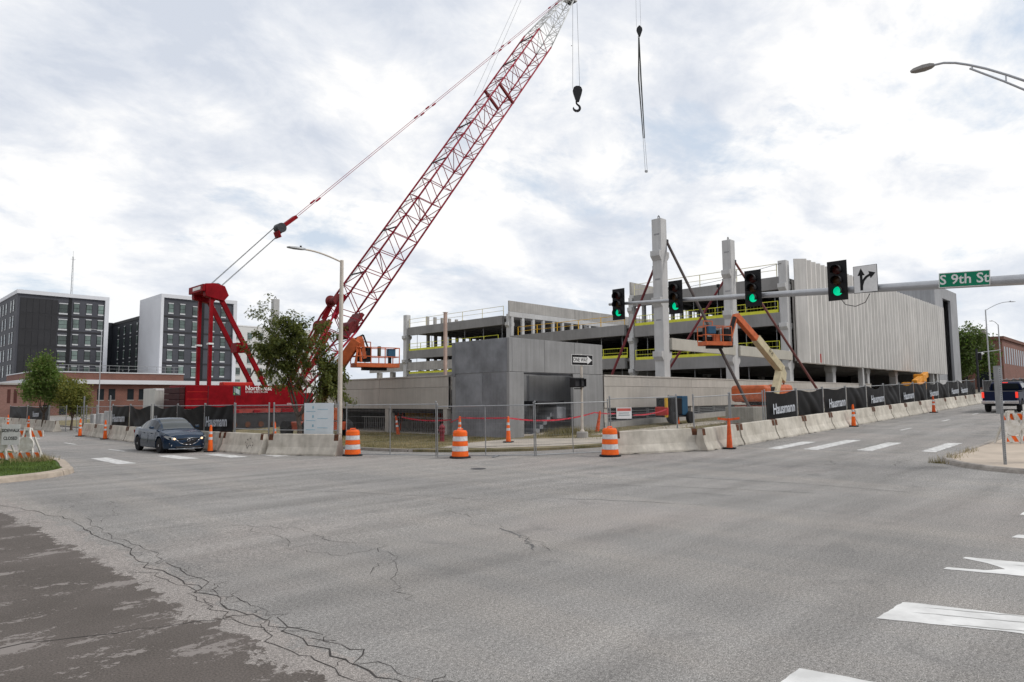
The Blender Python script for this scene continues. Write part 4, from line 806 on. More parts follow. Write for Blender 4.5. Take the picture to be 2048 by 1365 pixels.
for x in (19.1, 21.0): kp(MB().box(x, -1.57, 1.55, x+.03, -1.552, 3.08), 'panel_seam', DKM, hs, False)
for z in (2.65, 2.15): kp(MB().box(17.7, -1.562, z, 19.1, -1.552, z+.03), 'panel_rib', BRED, hs, False)
for i in range(4): kp(MB().box(17.25, -1.5, 1.3+i*.42, 17.58, 1.5, 1.3+i*.42+.4), 'counterweight', mat('rear_face_dark', (.05, .012, .014), .6, var=.2), smooth=False, bevel=.03)  # thin dark maroon slabs standing in for the dark rear face of the house
kp(MB().box(20.4, -.9, 3.12, 22.6, -.2, 3.38), 'engine_cowl', BRED, bevel=.05)
cab = kp(MB().box(26.0, 1.6, 1.5, 27.9, 2.7, 3.3), 'operator_cab', RED, bevel=.06); kp(MB().box(26.4, 1.59, 2.2, 27.6, 1.598, 3.1).box(27.901, 1.7, 2.0, 27.91, 2.6, 3.1), 'cab_window', GLASS, cab, False)
text('Northwest', .46, WHT, hs, 'lettering', (22.75, -1.56, 2.93), (1, 0, 0), (0, 0, 1), .002, .008, sx=.98); text('STEEL ERECTION', .2, WHT, hs, 'lettering', (22.6, -1.56, 2.66), (1, 0, 0), (0, 0, 1), .002, sx=1.1)
LG = mat('logo_grey', (.42, .50, .52), .5); LGG = mat('logo_green', (.22, .42, .16), .5); LGD = mat('logo_dark', (.05, .09, .09), .5)
kp(MB().box(20.86, -1.556, 2.42, 21.42, -1.552, 3.06), 'logo_field', LGD, hs, False)
kp(MB().add([(20.95, -1.56, 2.98), (20.95, -1.56, 2.66), (21.33, -1.56, 2.46), (21.33, -1.56, 2.8)], [(0, 1, 2, 3)]), 'logo_stroke', LG, hs, False); kp(MB().add([(21.2, -1.559, 2.98), (21.28, -1.559, 2.86), (21.38, -1.559, 2.98), (21.28, -1.559, 3.05)], [(0, 1, 2, 3)]), 'logo_diamond', LGG, hs, False); kp(MB().add([(20.88, -1.559, 2.53), (20.97, -1.559, 2.44), (21.06, -1.559, 2.53), (20.97, -1.559, 2.63)], [(0, 1, 2, 3)]), 'logo_diamond', LGG, hs, False)
text('2250', .22, WHT, hs, 'lettering', (25.2, -1.56, 1.75), (1, 0, 0), (0, 0, 1), .002)
# gantry
for y in (-1.05, 1.05):
    kp(MB().bar((19.35, y, 3.1), (19.35, y, 10.0), .22, .22), 'gantry_leg', RED, smooth=False); kp(MB().box(19.17, y-.19, 6.0, 19.53, y+.19, 6.12), 'leg_band', WHT, smooth=False)
    kp(MB().bar((23.6, y, 2.9), (19.75, y, 9.8), .22, .3), 'gantry_strut', RED, smooth=False)
    b = MB().prism([(18.85, y-.24, 9.4), (20.15, y-.24, 9.15), (20.5, y-.24, 9.6), (20.2, y-.24, 10.25), (19.5, y-.24, 10.4), (18.8, y-.24, 10.3)], (0, .48, 0)); kp(b, 'gantry_head', RED, smooth=False, bevel=.04)
kp(MB().lathe([(.001, -1.2), (.12, -1.2), (.12, 1.2), (.001, 1.2)], 10, (21.9, 0, 6.0), axis='y').box(21.5, -.5, 5.6, 22.3, .5, 6.3), 'gantry_winch', RED, bevel=.03)
kp(MB().box(18.75, -.85, 9.7, 20.1, .85, 10.3).box(18.62, -1.3, 9.75, 18.8, 1.3, 10.25), 'gantry_crosshead', RED, smooth=False, bevel=.03); kp(MB().box(18.612, -.9, 9.9, 18.618, .5, 10.12), 'name_plate', WHT, smooth=False)
kp(MB().lathe([(.001, -.7), (.36, -.7), (.36, .7), (.001, .7)], 18, (19.9, 0, 10.15), axis='y'), 'gantry_sheaves', DKM)
# boom
BA = math.atan2(42.6-12.07, 55.43-32.93); bd = V((math.cos(BA), 0, math.sin(BA))); bn = V((-math.sin(BA), 0, math.cos(BA))); B0 = V((25.5, 0, 1.95)); LB = (V((55.43, 0, 42.6))-B0).length; LT = 9.7
def lattice(a, ln, w0, h0, w1, h1, nb, mc, cr, lr, name, parent=K):
    t = MB(); c4 = lambda s: [a+bd_*s+bn_*(sg*(h0+(h1-h0)*s/ln)/2)+V((0, sy*(w0+(w1-w0)*s/ln)/2, 0)) for sg, sy in ((1, -1), (1, 1), (-1, 1), (-1, -1))]
    A, B = c4(0), c4(ln)
    ch = None
    for i in range(4):
        m_ = MB().tube(A[i], B[i], cr, 6); m_.build(name+'_chord', mc, parent, True)
    for k in range(nb):
        p, q = c4(ln*k/nb), c4(ln*(k+1)/nb)
        for i in range(4):
            j = (i+1) % 4
            if i % 2 == 0: t.tube(p[i], (q[j]+p[j])/2, lr, 5, cap=False); t.tube((q[j]+p[j])/2, q[i], lr, 5, cap=False)
            else: t.tube(p[j], (q[i]+p[i])/2, lr, 5, cap=False); t.tube((q[i]+p[i])/2, q[j], lr, 5, cap=False)
        if k % 3 == 0: t.tube(p[0], p[2], lr, 5, cap=False)
        if k % 4 == 2: t.tube(p[0], p[1], lr, 5, cap=False); t.tube(p[2], p[3], lr, 5, cap=False)
    o = t.build(name+'_lacing', mc, parent, True); o['kind'] = 'stuff'
bd_, bn_ = bd, bn
bo = thing('x', None, None); bpy.data.objects.remove(bo)
lattice(B0, 8., 2.1, .5, 2.25, 2.45, 5, REDL, .085, .04, 'boom_butt'); lattice(B0+bd*8, LB-8, 2.25, 2.45, 2.25, 2.45, 18, REDL, .085, .038, 'boom_insert'); lattice(B0+bd*LB, LT, 2.25, 2.45, 1.0, .9, 6, TIPW, .06, .03, 'boom_tip')
for y in (-1, 1): kp(MB().bar(B0+V((0, y*.95, 0)), B0+bd*6.5+V((0, y*1.0, 0))+bn*.55, .1, .3), 'butt_plate', RED, smooth=False)
for s in (LB*.425, LB*.79):
    c = B0+bd*s
    for y in (-1.12, 1.12): kp(MB().bar(c+bn*1.3+V((0, y, 0)), c-bn*1.3+V((0, y, 0)), .24 if s > LB*.6 else .07), 'section_joint', mat('joint_red', (.17, .012, .016), .5), smooth=False)
for s in (.25, .36, .55, .66, .88, .97):
    c = B0+bd*(LB*s)+bn*1.26; kp(MB().tube(c-V((0, 1.05, 0)), c+V((0, 1.05, 0)), .07, 8), 'rope_roller', DKM)
for s, o_, w in ((9.3, 1.45, 1.3), (6.8, 1.1, 1.0)):    # drums mounted on the boom butt
    c = B0+bd*s+bn*o_; d_ = kp(MB().lathe([(.001, -w/2), (.5, -w/2), (.5, -w/2+.06), (.3, -w/2+.08), (.3, w/2-.08), (.5, w/2-.06), (.5, w/2), (.001, w/2)], 20, tuple(c), axis='y'), 'boom_winch', mat('winch_red', (.14, .02, .022), .6, var=.3, vs=4)); [kp(MB().bar(c-bd*1.6-bn*.5+V((0, sg*(w/2+.15), 0)), c+bd*.6-bn*.1+V((0, sg*(w/2+.15), 0)), .1, .45), 'winch_bracket', RED, smooth=False) for sg in (-1, 1)]
c = B0+bd*8.4-bn*1.0; kp(MB().lathe([(.001, -.7), (.5, -.7), (.5, .7), (.001, .7)], 16, tuple(c), axis='y').bar(c-bd*1.2, c+bd*1.5, 1.5, .3), 'lower_winch', mat('winch_red', 0), smooth='auto')
TP = B0+bd*(LB+LT)
for y in (-.35, 0, .35): kp(MB().lathe([(.001, -.05), (.55, -.05), (.47, 0), (.55, .05), (.001, .05)], 20, tuple(TP+V((.35, y, -.15))), axis='y'), 'tip_sheave', DKM)
kp(MB().bar(TP-bd*.9+bn*.3, TP+bd*.9-bn*.1, 1.0, .5).box(TP.x-.3, -.6, TP.z-.5, TP.x+.8, .6, TP.z-.3), 'boom_head', TIPW, smooth=False, bevel=.03)
# suspension: ropes, bridle, pendants
BR0, BR1 = V((24.9, 0, 15.55)), V((26.2, 0, 16.7)); br = kp(MB().lathe([(.001, -.36), (.38, -.36), (.38, .36), (.001, .36)], 18, tuple(BR0), axis='y'), 'bridle_sheaves', DKM)
kp(MB().bar(BR0-(BR1-BR0)*.15, BR1, .6, .28).bar(BR0-bn*.5-V((.5, 0, .5)), BR0+bn*.0-V((.3, 0, .3)), .9, .1), 'bridle_frame', RED, smooth=False, bevel=.03)
for y in (-.16, .16):
    for o_ in (.34, -.34): kp(MB().tube(V((19.9, y, 10.3))+V((-.3, 0, .3))*o_*2, BR0+V((0, y*.6, 0))+V((-.6, 0, .75))*o_, .018, 5), 'hoist_reeving', CABLE)
pe = TP+bn*.5-bd*.4
for y in (-.5, .5):
    a, c = BR1+V((0, y*.9, 0)), pe+V((0, y*1.1, 0)); kp(MB().tube(a, c, .022, 6), 'boom_pendant', REDL)
    for s in (.05, .36, .40, .66, .70, .93): q = a.lerp(c, s); kp(MB().tube(q-(c-a).normalized()*.25, q+(c-a).normalized()*.25, .08, 6), 'pendant_link', REDL)
kp(MB().tube(B0+bd*10+bn*1.5, TP+bn*.8-bd*.5, .013, 5).tube(B0+bd*10+bn*1.45+V((0, .3, 0)), TP+bn*.8-bd*.5+V((0, .3, 0)), .013, 5), 'hoist_rope', CABLE)
# light jib carried on above the boom head, out of the picture, with its back stays
JE = V((76.2, 0, 72.)); bd_ = (JE-TP).normalized(); bn_ = V((-bd_.z, 0, bd_.x)); lattice(TP+bd_*.6, (JE-TP).length-.6, .9, .9, .5, .5, 16, TIPW, .04, .02, 'jib')
MA = V((57.6, 0, 56.8)); kp(MB().tube(TP+V((-.3, -.3, .3)), MA, .08, 6).tube(TP+V((-.3, .3, .3)), MA, .08, 6), 'jib_strut', TIPW)
for y in (-.6, .6): kp(MB().tube(V((46.1, y, 33.4)), MA+V((0, y*.4, 0)), .014, 5), 'jib_stay', CABLE); kp(MB().tube(MA+V((0, y*.4, 0)), JE+V((0, y*.3, 0)), .014, 5), 'jib_stay', CABLE)
# hooks
t = thing('hook_block', 'black crane hook block hanging below the white boom tip', 'crane hook', (62.25, CV, 38.6)); HKM = mat('hook_black', (.022, .022, .026), .55, var=.2, vs=4)
hp = [(-.18, -.9), (-.5, .1), (-.58, .5), (-.45, .85), (-.2, 1.02), (.2, 1.02), (.45, .85), (.58, .5), (.5, .1), (.18, -.9)]
MB().prism([(.707*x, -.707*x-.22, z) for x, z in hp], (.3, .3, 0)).build('cheek_plates', HKM, t, bevel=.05); MB().lathe([(.1, -1.15), (.12, -.9)], 10).build('swivel', HKM, t)
hk = [V((.707*x, -.707*x, z)) for x, z in ((0, -1.0), (.02, -1.2), (.16, -1.32), (.36, -1.5), (.42, -1.78), (.28, -2.02), (.02, -2.1), (-.24, -2.0), (-.38, -1.78), (-.36, -1.6))]; MB().path(hk, [.1, .1, .11, .13, .15, .16, .16, .14, .1, .04], 10).build('hook', HKM, t, True)
for x in (-.42, .42): MB().tube((.707*x, -.707*x, .7), (.6*x, -.3*x, TP.z-38.8), .022, 5).build('hoist_rope', CABLE, t)
MB().lathe([(.001, -.07), (.07, 0), (.001, .07)], 8, (-.34, .34, 6.1)).build('limit_weight', BLK, t)
t = thing('whip_hook', 'small black hook with long dark slings hanging over the garage', 'crane hook', (76, CV, 52.1)); MB().prism([(.707*x, -.707*x-.15, z) for x, z in ((-.1, -.85), (-.4, 0), (-.36, .35), (0, .72), (.36, .35), (.4, 0), (.1, -.85))], (.22, .22, 0)).build('headache_ball', HKM, t, bevel=.05)
MB().path([(.0, 0, -.8), (.08, -.08, -.95), (0, 0, -1.1), (-.08, .08, -.95), (0, 0, -.8)], .04, 6).build('shackle', HKM, t)
for x in (-.3, .3): MB().tube((.707*x, -.707*x, .5), (.5*x, -.5*x, 19.8), .016, 5).build('hoist_rope', CABLE, t)
for x in (-.06, .06): MB().path([(.707*x*.5, -.707*x*.5, -1.05), (.707*x*2.6, -.707*x*2.6, -7), (.707*x*1.5+.25, -.707*x*1.5-.25, -15.2)], [.075, .1, .06], 8).build('sling', mat('sling_dark', (.05, .055, .05), .8), t); MB().tube((.707*x*1.8+.25, -.707*x*1.8-.25, -15.3), (.707*x*2.2+.4, -.707*x*2.2-.4, -19.6), .03, 6).build('chain_leg', GALV, t)
MB().cbox(.4, -.4, -19.75, .3, .3, .25).build('lifting_clamp', GALV, t)

# ================================================================ boom lifts
def basket(t, o, ux, uy, w, d, m, gear):
    ux, uy = V(ux).normalized(), V(uy).normalized(); o = V(o); P = lambda a, c, z: o+ux*a+uy*c+zz*z
    b = MB()
    for (a0, c0, a1, c1) in ((0, 0, w, 0), (w, 0, w, d), (w, d, 0, d), (0, d, 0, 0)): b.bar(P(a0, c0, .12), P(a1, c1, .12), .03, .22)
    b.prism([P(.02, .02, 0), P(w-.02, .02, 0), P(w-.02, d-.02, 0), P(.02, d-.02, 0)], (0, 0, .05)); b.build('platform', m, t)
    b = MB()
    for z in (.6, 1.1):
        for (a0, c0, a1, c1) in ((0, 0, w, 0), (w, 0, w, d), (w, d, 0, d), (0, d, 0, 0)): b.bar(P(a0, c0, z), P(a1, c1, z), .045)
    for a in (0, w*.33, w*.66, w):
        for c in (0, d): b.bar(P(a, c, .2), P(a, c, 1.1), .04)
    b.bar(P(w*.02, d*.3, 1.1), P(w*.02, d*.3, 1.4), .04); b.bar(P(w*.36, d*.3, 1.1), P(w*.36, d*.3, 1.4), .04); b.bar(P(w*.02, d*.3, 1.4), P(w*.36, d*.3, 1.4), .05); b.build('guard_rail', m, t)
    MB().prism([P(w*.06, .12, .3), P(w*.26, .12, .3), P(w*.26, .5, .3), P(w*.06, .5, .3)], (0, 0, .75)).build('control_console', BLK, t, bevel=.02); MB().prism([P(w*.1, .1, .5), P(w*.25, .1, .5), P(w*.25, .115, .5), P(w*.1, .115, .5)], (0, 0, .35)).build('console_label', WHT, t)
    MB().prism([P(w*.2, d*.3, -.16), P(w*.75, d*.3, -.16), P(w*.75, d*.7, -.16), P(w*.2, d*.7, -.16)], (0, 0, .16)).build('underframe', BLK, t)
    for i, (a, c, z, sx, sy, sz, gm, nm) in enumerate(gear):
        MB().prism([P(a, c, z), P(a+sx, c, z), P(a+sx, c+sy, z), P(a, c+sy, z)], (0, 0, sz)).build(nm, gm, t, bevel=.03)
def wheel(parent, c, r, w, axis_yaw, hub, name='wheel'):
    o = MB().lathe([(r*.55, -w/2), (r*.92, -w/2), (r, -w*.3), (r, w*.3), (r*.92, w/2), (r*.55, w/2)], 22, axis='y').build('tyre' if name == 'wheel' else name, RUB, parent, 'auto', loc=c, rz=axis_yaw)
    MB().lathe([(.001, -w*.38), (r*.5, -w*.4), (r*.57, -w*.3), (r*.57, w*.3), (r*.5, w*.4), (.001, w*.38)], 16, axis='y').build('rim', hub, o, 'auto'); return o
# left lift: chassis on the lawn behind the lamp post, boom up to the right
t = thing('boom_lift', 'orange boom lift with its basket raised left of the stair block', 'boom lift', (19.3, 34.0, .02)); O_ = V((19.3, 34.0, .02)); q = lambda *p: V(p)-O_
MB().box(-1.1, -1.4, .4, 1.1, 1.4, .85).build('chassis', LORGD, t, bevel=.05); MB().box(-1.0, -1.2, .9, .0, -.1, 1.75).build('counterweight', LORG, t, bevel=.12); MB().box(.05, -.9, .9, 1.1, 1.2, 1.6).build('engine_cover', LORG, t, bevel=.12)
for x in (-1.15, 1.15):
    for y in (-1.15, 1.15): wheel(t, (x, y, .48), .48, .36, R(90), LORGD)
LCRM = mat('lift_tan', (.30, .24, .13), .6, var=.2, vs=3)
MB().bar(q(19.4, 33.95, 1.9), q(20.55, 32.35, 5.1), .3, .46).build('main_boom', LCRM, t, bevel=.03); MB().bar(q(20.1, 32.95, 4.0), q(20.66, 32.2, 5.3), .36, .56).build('fly_boom', LORG, t, bevel=.03); MB().bar(q(19.7, 34.2, 1.2), q(19.4, 33.95, 2.0), .36, .3).build('riser', LCRM, t)
MB().prism([q(20.45, 32.15, 5.15), q(20.6, 32.1, 5.5), q(20.85, 32.0, 5.55), q(20.95, 31.95, 5.2), q(20.8, 32.0, 4.95)], (.1, .22, 0)).build('boom_knuckle', LORG, t, bevel=.03); MB().bar(q(20.7, 32.1, 5.2), q(20.75, 31.95, 4.1), .1).bar(q(20.7, 32.1, 5.2), q(20.45, 32.05, 4.0), .08).bar(q(20.85, 32.05, 5.35), q(21.0, 31.95, 4.3), .16, .2).build('jib', LORG, t); MB().path([q(20.5, 32.25, 5.35), q(20.9, 32.0, 5.6), q(21.15, 31.9, 4.9), q(21.1, 31.9, 4.3)], .05, 6).build('hydraulic_hose', BLK, t)
basket(t, q(20.5, 32.0, 3.83), (2.45, -.55, 0), (.16, .75, 0), 2.5, .9, LORG, ((.55, .1, .3, .35, .5, .8, BLK, 'tool_chest'), (1.38, .3, .65, .16, .2, .55, mat('canvas_bag', (.12, .1, .07), .8), 'tool_bag'), (1.85, .05, .6, .45, .3, .45, BLUEM, 'welder_box'), (1.93, .1, .1, .15, .2, .5, BLK, 'gas_bottle')))
# right lift, behind the barriers
t = thing('boom_lift', 'orange and cream boom lift with folded jib in front of the garage', 'boom lift', (40.6, 18.6, T(40, 18)+.05)); O_ = V((40.6, 18.6, T(40, 18)+.05)); q = lambda *p: V(p)-O_
MB().box(-1.4, -1.1, .45, 1.5, 1.1, .95).build('chassis', LORGD, t, bevel=.06)
for x in (-1.15, 1.2):
    for y in (-1.15, 1.15): wheel(t, (x, y, .5), .5, .4, 0, LORGD)
MB().lathe([(.001, .95), (.7, .95), (.7, 1.15), (.001, 1.15)], 18).build('turntable', BLK, t, 'auto')
MB().box(-1.7, -1.1, 1.15, -.75, 1.1, 2.15).build('counterweight', LORG, t, bevel=.2); MB().box(.0, -1.15, 1.15, 2.3, -.3, 2.2).build('engine_hood', LORG, t, bevel=.22); MB().box(-.7, -1.0, 1.1, -.02, .9, 2.05).build('tank_bay', BLK, t, bevel=.05); MB().tube((1.6, -.8, 2.15), (1.68, -.8, 2.5), .05, 8).build('exhaust', RUST, t)
MB().bar(q(40.1, 17.6, 1.75), q(41.4, 17.7, 3.5), .42, .38).bar(q(40.5, 17.65, 1.6), q(41.7, 17.75, 3.25), .2, .16).build('lower_arm', CREAM, t, bevel=.03); MB().prism([q(41.1, 17.45, 3.2), q(41.75, 17.45, 2.9), q(41.95, 17.45, 3.5), q(41.5, 17.45, 3.95)], (0, .5, 0)).build('upright', CREAM, t, bevel=.03)
MB().bar(q(41.65, 17.68, 3.7), q(39.3, 18.15, 5.55), .42, .46).build('main_boom', CREAM, t, bevel=.03); MB().bar(q(39.45, 18.12, 5.42), q(37.55, 18.5, 6.8), .32, .38).build('fly_boom', LORG, t, bevel=.03); text('JLG', .3, BLK, t, 'lettering', tuple(q(40.35, 17.68, 4.75)), (-2.35, .47, 1.85), (1.85, 0, 2.35), .002)
MB().bar(q(37.5, 18.5, 6.85), q(36.95, 18.7, 5.25), .22, .26).build('jib', LORG, t, bevel=.02); MB().bar(q(37.75, 18.55, 6.75), q(37.15, 18.75, 5.2), .1).bar(q(37.3, 18.45, 6.7), q(36.8, 18.65, 5.3), .16).build('levelling_cylinder', BLK, t); MB().cbox(*q(36.9, 18.75, 5.2), .5, .5, .55).build('rotator', BLK, t, bevel=.05)
basket(t, q(35.05, 19.1, 4.98), (1.0, -.55, 0), (.5, .9, 0), 1.7, .85, LORG, ((.15, -.05, .65, .5, .3, .45, BLUEM, 'welder_box'), (.75, .2, .15, .35, .3, .5, LORG, 'tool_box'), (1.05, .15, .1, .1, .1, .9, GALV, 'pipe'), (1.3, .1, .3, .3, .4, .7, BLK, 'cable_reel')))
# yellow lift in the garage
YELT = mat('machine_orange', (.72, .30, .03), .5, var=.15, vs=2)
t = thing('yellow_telehandler', 'orange-yellow machine under the far end of the fluted screen', 'machine', (84.5, 21.2, T(84, 20)+.1)); MB().box(-2, -1, .6, 1.4, .8, 1.7).build('body', YELT, t, bevel=.2); MB().bar((-2.2, -.6, 1.6), (2.6, -.6, 2.6), .5, .6).build('boom', YELT, t, bevel=.05); MB().box(.2, -.9, 1.7, 1.6, .1, 2.6).build('cab', YELT, t, bevel=.1)
for x in (-1.4, 1.2):
    for y in (-1, .9): wheel(t, (x, y, .55), .55, .4, 0, YELT)
# welder trailer
t = thing('welder_trailer', 'black and blue welder trailer behind the right fence', 'trailer', (35.0, 21.4, T(35, 21)+.11), R(0)); MB().box(-.85, -.5, .55, .35, .5, 1.5).build('engine_case', BLK, t, bevel=.04); MB().box(.36, -.5, .5, 1.0, .5, 1.62).build('welder_case', BLUEM, t, bevel=.04); MB().box(-1.0, -.45, .4, 1.1, .45, .52).build('frame', DKM, t); MB().tube((-.3, 0, 1.5), (-.3, 0, 1.68), .05, 8).build('exhaust', GALV, t); MB().box(-1.15, -.4, .5, -.95, .4, 1.0).build('hose_reel', BRED, t, bevel=.05); MB().tube((-1.05, -.3, .4), (-1.05, -.3, 1.5), .1, 10).build('gas_bottle', YELO, t, 'auto')
for x, y in ((.95, -.65), (.95, .65), (-.75, -.6)): wheel(t, (x, y, .36), .36 if x > 0 else .34, .2, 0, WHT if x > 0 else BLK)
# white site container left of the crane
t = thing('site_container', 'white storage container behind the black banners left of the crane', 'container', (16.9, 52.3, T(16, 40))); MB().box(0, 0, .1, 2.6, 2.4, 3.15).build('body', mat('container_white', (.6, .6, .57), .5, var=.05, vs=.6, streak=.1), t, bevel=.03); b = MB()
for i in range(12): b.box(.1+i*.21, -.03, .25, .2+i*.21, -.001, 3.0)
b.build('corrugation', MATS['container_white'], t); MB().box(.05, -.035, 3.0, 2.55, -.002, 3.14).build('header', WHT, t)
t = thing('dark_container', 'dark container between the white container and the crane', 'container', (19.05, 53.5, T(18, 40))); MB().box(0, 0, .1, 2.4, 5, 3.05).build('body', mat('container_dark', (.05, .025, .03), .6, var=.2), t, bevel=.03); MB().box(.1, -.02, .3, 2.3, -.002, 2.9).build('door', MATS['container_dark'], t)

# ================================================================ buildings on the left
WIN_F = None
def win_mesh():
    b = MB().box(-.66, -.03, -.02, .66, .0, 2.18); f = b.build('window', CHAR); hd = MB().box(-.62, -.06, 1.98, .62, -.031, 2.16).build('head_panel', mat('window_panel_white', (.50, .51, .52), .6, var=.05)); sl_ = MB().box(-.62, -.06, .0, .62, -.031, .28).build('sill_panel', MATS['window_panel_white'])
    g = MB().box(-.58, -.045, .31, .58, -.032, 1.94).build('pane', GLASSG); fr = MB().box(-.62, -.055, .285, -.57, -.031, 1.975).box(.57, -.055, .285, .62, -.031, 1.975).box(-.57, -.055, 1.05, .57, -.031, 1.11).box(-.57, -.055, .285, .57, -.031, .33).box(-.57, -.055, 1.93, .57, -.031, 1.975).build('window_frame', BLK)
    for o in (f, g, fr, hd, sl_): S.collection.objects.unlink(o)
    return f.data, g.data, fr.data, hd.data, sl_.data
WD = win_mesh()
def window(parent, x, y, z, rz=0., w=1.):
    o = inst(WD[0], 'window', parent, (x, y, z), rz, (w, 1, 1)); inst(WD[1], 'pane', o, (0, 0, 0)); inst(WD[2], 'window_frame', o, (0, 0, 0)); inst(WD[3], 'head_panel', o, (0, 0, 0)); inst(WD[4], 'sill_panel', o, (0, 0, 0)); return o
def apt(label, x0, y0, x1, y1, h, fl, z0, cols, m, frame, left_cols=(), blank=None, wide=(), name='apartment_building', lm=None, slot=None):
    t = thing(name, label, 'building', (x0, y0, 0)); w, d = x1-x0, y1-y0
    MB().box(0, 0, 0, w, d, h-.4).build('wall', m, t)
    if frame:
        MB().box(-.15, -.35, h-.7, w+.15, d, h).build('roof_edge', WCLAD, t); MB().box(w-.55, -.35, 0, w+.15, -.01, h-.71).build('frame_post', WCLAD, t)
        if frame == 2: MB().box(-.15, -.35, 0, .35, -.01, h-.71).build('frame_post', WCLAD, t); MB().box(-.16, -.01, 0, -.01, d, h-.71).build('side_cladding', WCLAD, t)
    fh_ = (h-1.2-z0)/fl
    for k in range(fl):
        zb = z0+k*fh_
        MB().box(.4, -.06, zb-.18, w-.6, -.01, zb+.12).build('floor_band', CHAR, t)
        for x in cols: window(t, x, -.02, zb+.45, 0, .78)
        for x in wide: window(t, x, -.02, zb+.2, 0, 1.15)
        for y in left_cols: window(t, -.02, y, zb+.45, R(-90), .8)
        if blank:
            for i in range(blank[2]): MB().box(blank[0]+i*blank[1]+.02, -.09, zb+.14, blank[0]+(i+1)*blank[1]-.02, -.011, zb+fh_-.2).build('cladding_panel', CHAR, t)
    if slot: MB().box(slot, -.1, 0, slot+.5, -.02, h-.7).build('cladding_slot', BLK, t)
    return t
apt('charcoal apartment block with white roof edge at the far left', 24.7, 150, 39.3, 172, 22.6, 6, 3.4, (9.3, 11.4, 13.4), GREY, 1, left_cols=(3, 5.5, 10, 13, 16, 19), blank=(.4, .98, 6), wide=(7.15,), slot=8.0)
apt('apartment block with a white side wall, behind the crane gantry', 45.2, 138, 59.5, 150, 22.6, 6, 3.4, (1.75, 3.9, 9.6, 11.8), GREY, 2, wide=(6.5,), slot=7.5)
t = thing('apartment_building', 'dark recessed apartment wing between the two white-edged blocks', 'building', (50, 150, 0)); MB().box(0, 2, 0, 8, 40, 21.2).build('wall', SHADECL, t); MB().box(-14, 36, 0, -.02, 44, 21.4).build('back_wing', SHADECL, t); MB().box(-.1, 2, 20.6, .0, 36, 21.3).build('roof_edge', BLK, t); MB().box(-4.5, 38, 21.4, -3.4, 39, 23).build('roof_vent', GALV, t)
for k in range(6):
    for y in (5, 8.5, 13, 17.5, 22, 26.5, 31): window(t, -.03, y, 3.5+k*2.85, R(-90), .8)
    for x in (-9, -5.5, -2): window(t, x, 35.98, 3.5+k*2.85, 0, .8)
t = thing('apartment_building', 'plain white block with small windows, behind the crane mast', 'building', (73, 175, 0)); MB().box(0, 0, 0, 26, 20, 21.6).build('wall', mat('white_block', (.66, .66, .65), .7, var=.03), t); MB().box(-.1, -.1, 21.6, 26.1, .3, 21.9).build('roof_edge', WHT, t)
for k in range(6):
    for x in (3.4, 6.4, 9.4, 12.4): o = window(t, x, -.02, 2.5+k*3.1, 0, .9)
BRICK = bpy.data.materials.new('brick'); BRICK.use_nodes = True
def brickmat(m, c1, c2, mo):
    n = m.node_tree.nodes; l = m.node_tree.links; tx = n.new('ShaderNodeTexCoord'); br = n.new('ShaderNodeTexBrick'); mp = n.new('ShaderNodeMapping'); sp = n.new('ShaderNodeSeparateXYZ'); cb_ = n.new('ShaderNodeCombineXYZ'); ad = n.new('ShaderNodeMath')
    l.new(tx.outputs['Object'], sp.inputs[0]); l.new(sp.outputs[0], ad.inputs[0]); l.new(sp.outputs[1], ad.inputs[1]); l.new(ad.outputs[0], cb_.inputs[0]); l.new(sp.outputs[2], cb_.inputs[1]); l.new(cb_.outputs[0], br.inputs[0])
    br.inputs['Scale'].default_value = 1; br.inputs['Brick Width'].default_value = .22; br.inputs['Row Height'].default_value = .075; br.inputs['Mortar Size'].default_value = .008
    br.inputs['Color1'].default_value = (*c1, 1); br.inputs['Color2'].default_value = (*c2, 1); br.inputs['Mortar'].default_value = (*mo, 1)
    ns = n.new('ShaderNodeTexNoise'); ns.inputs['Scale'].default_value = .5; l.new(tx.outputs['Object'], ns.inputs[0]); mx = n.new('ShaderNodeMix'); mx.data_type = 'RGBA'; mx.blend_type = 'MULTIPLY'; mx.inputs[0].default_value = .5; l.new(br.outputs[0], mx.inputs[6]); l.new(ns.outputs[0], mx.inputs[7]); l.new(mx.outputs[2], n['Principled BSDF'].inputs['Base Color']); n['Principled BSDF'].inputs['Roughness'].default_value = .9
brickmat(BRICK, (.27, .10, .07), (.20, .075, .055), (.26, .19, .16))
t = thing('brick_building', 'low red brick building with a white band and roof terrace, under the apartment blocks', 'building', (22.4, 122, -.2))
MB().box(0, 0, 0, 32, 22, 5.1).build('wall', BRICK, t); MB().box(-.8, -.9, 5.1, 40, 22, 5.75).build('white_band', WCLAD, t); MB().box(.2, -.1, 5.76, 21.5, 21, 6.85).build('parapet', BRICK, t); MB().box(.1, -.2, 6.85, 21.6, 21, 7.0).build('coping', WCLAD, t)
b = MB()
for i in range(15): b.box(.3+i*1.4, -.05, 7.0, .36+i*1.4, .0, 8.05)
b.box(.3, -.06, 8.0, 21, .0, 8.07).box(.3, -.05, 7.5, 21, -.01, 7.54); b.build('terrace_rail', GALV, t)
for x in (8.6, 10.2, 12.9, 14.6, 20, 22, 25, 27): o = MB().box(x, -.02, 2.6, x+.95, .05, 4.35).build('window', GLASS, t); MB().box(x-.06, -.05, 2.5, x+1.01, -.021, 2.6).build('sill', CONC, o)
for x in (1.5, 3.6, 5.6): MB().box(x, -.02, .4, x+.95, .05, 1.9).build('window', GLASS, t)
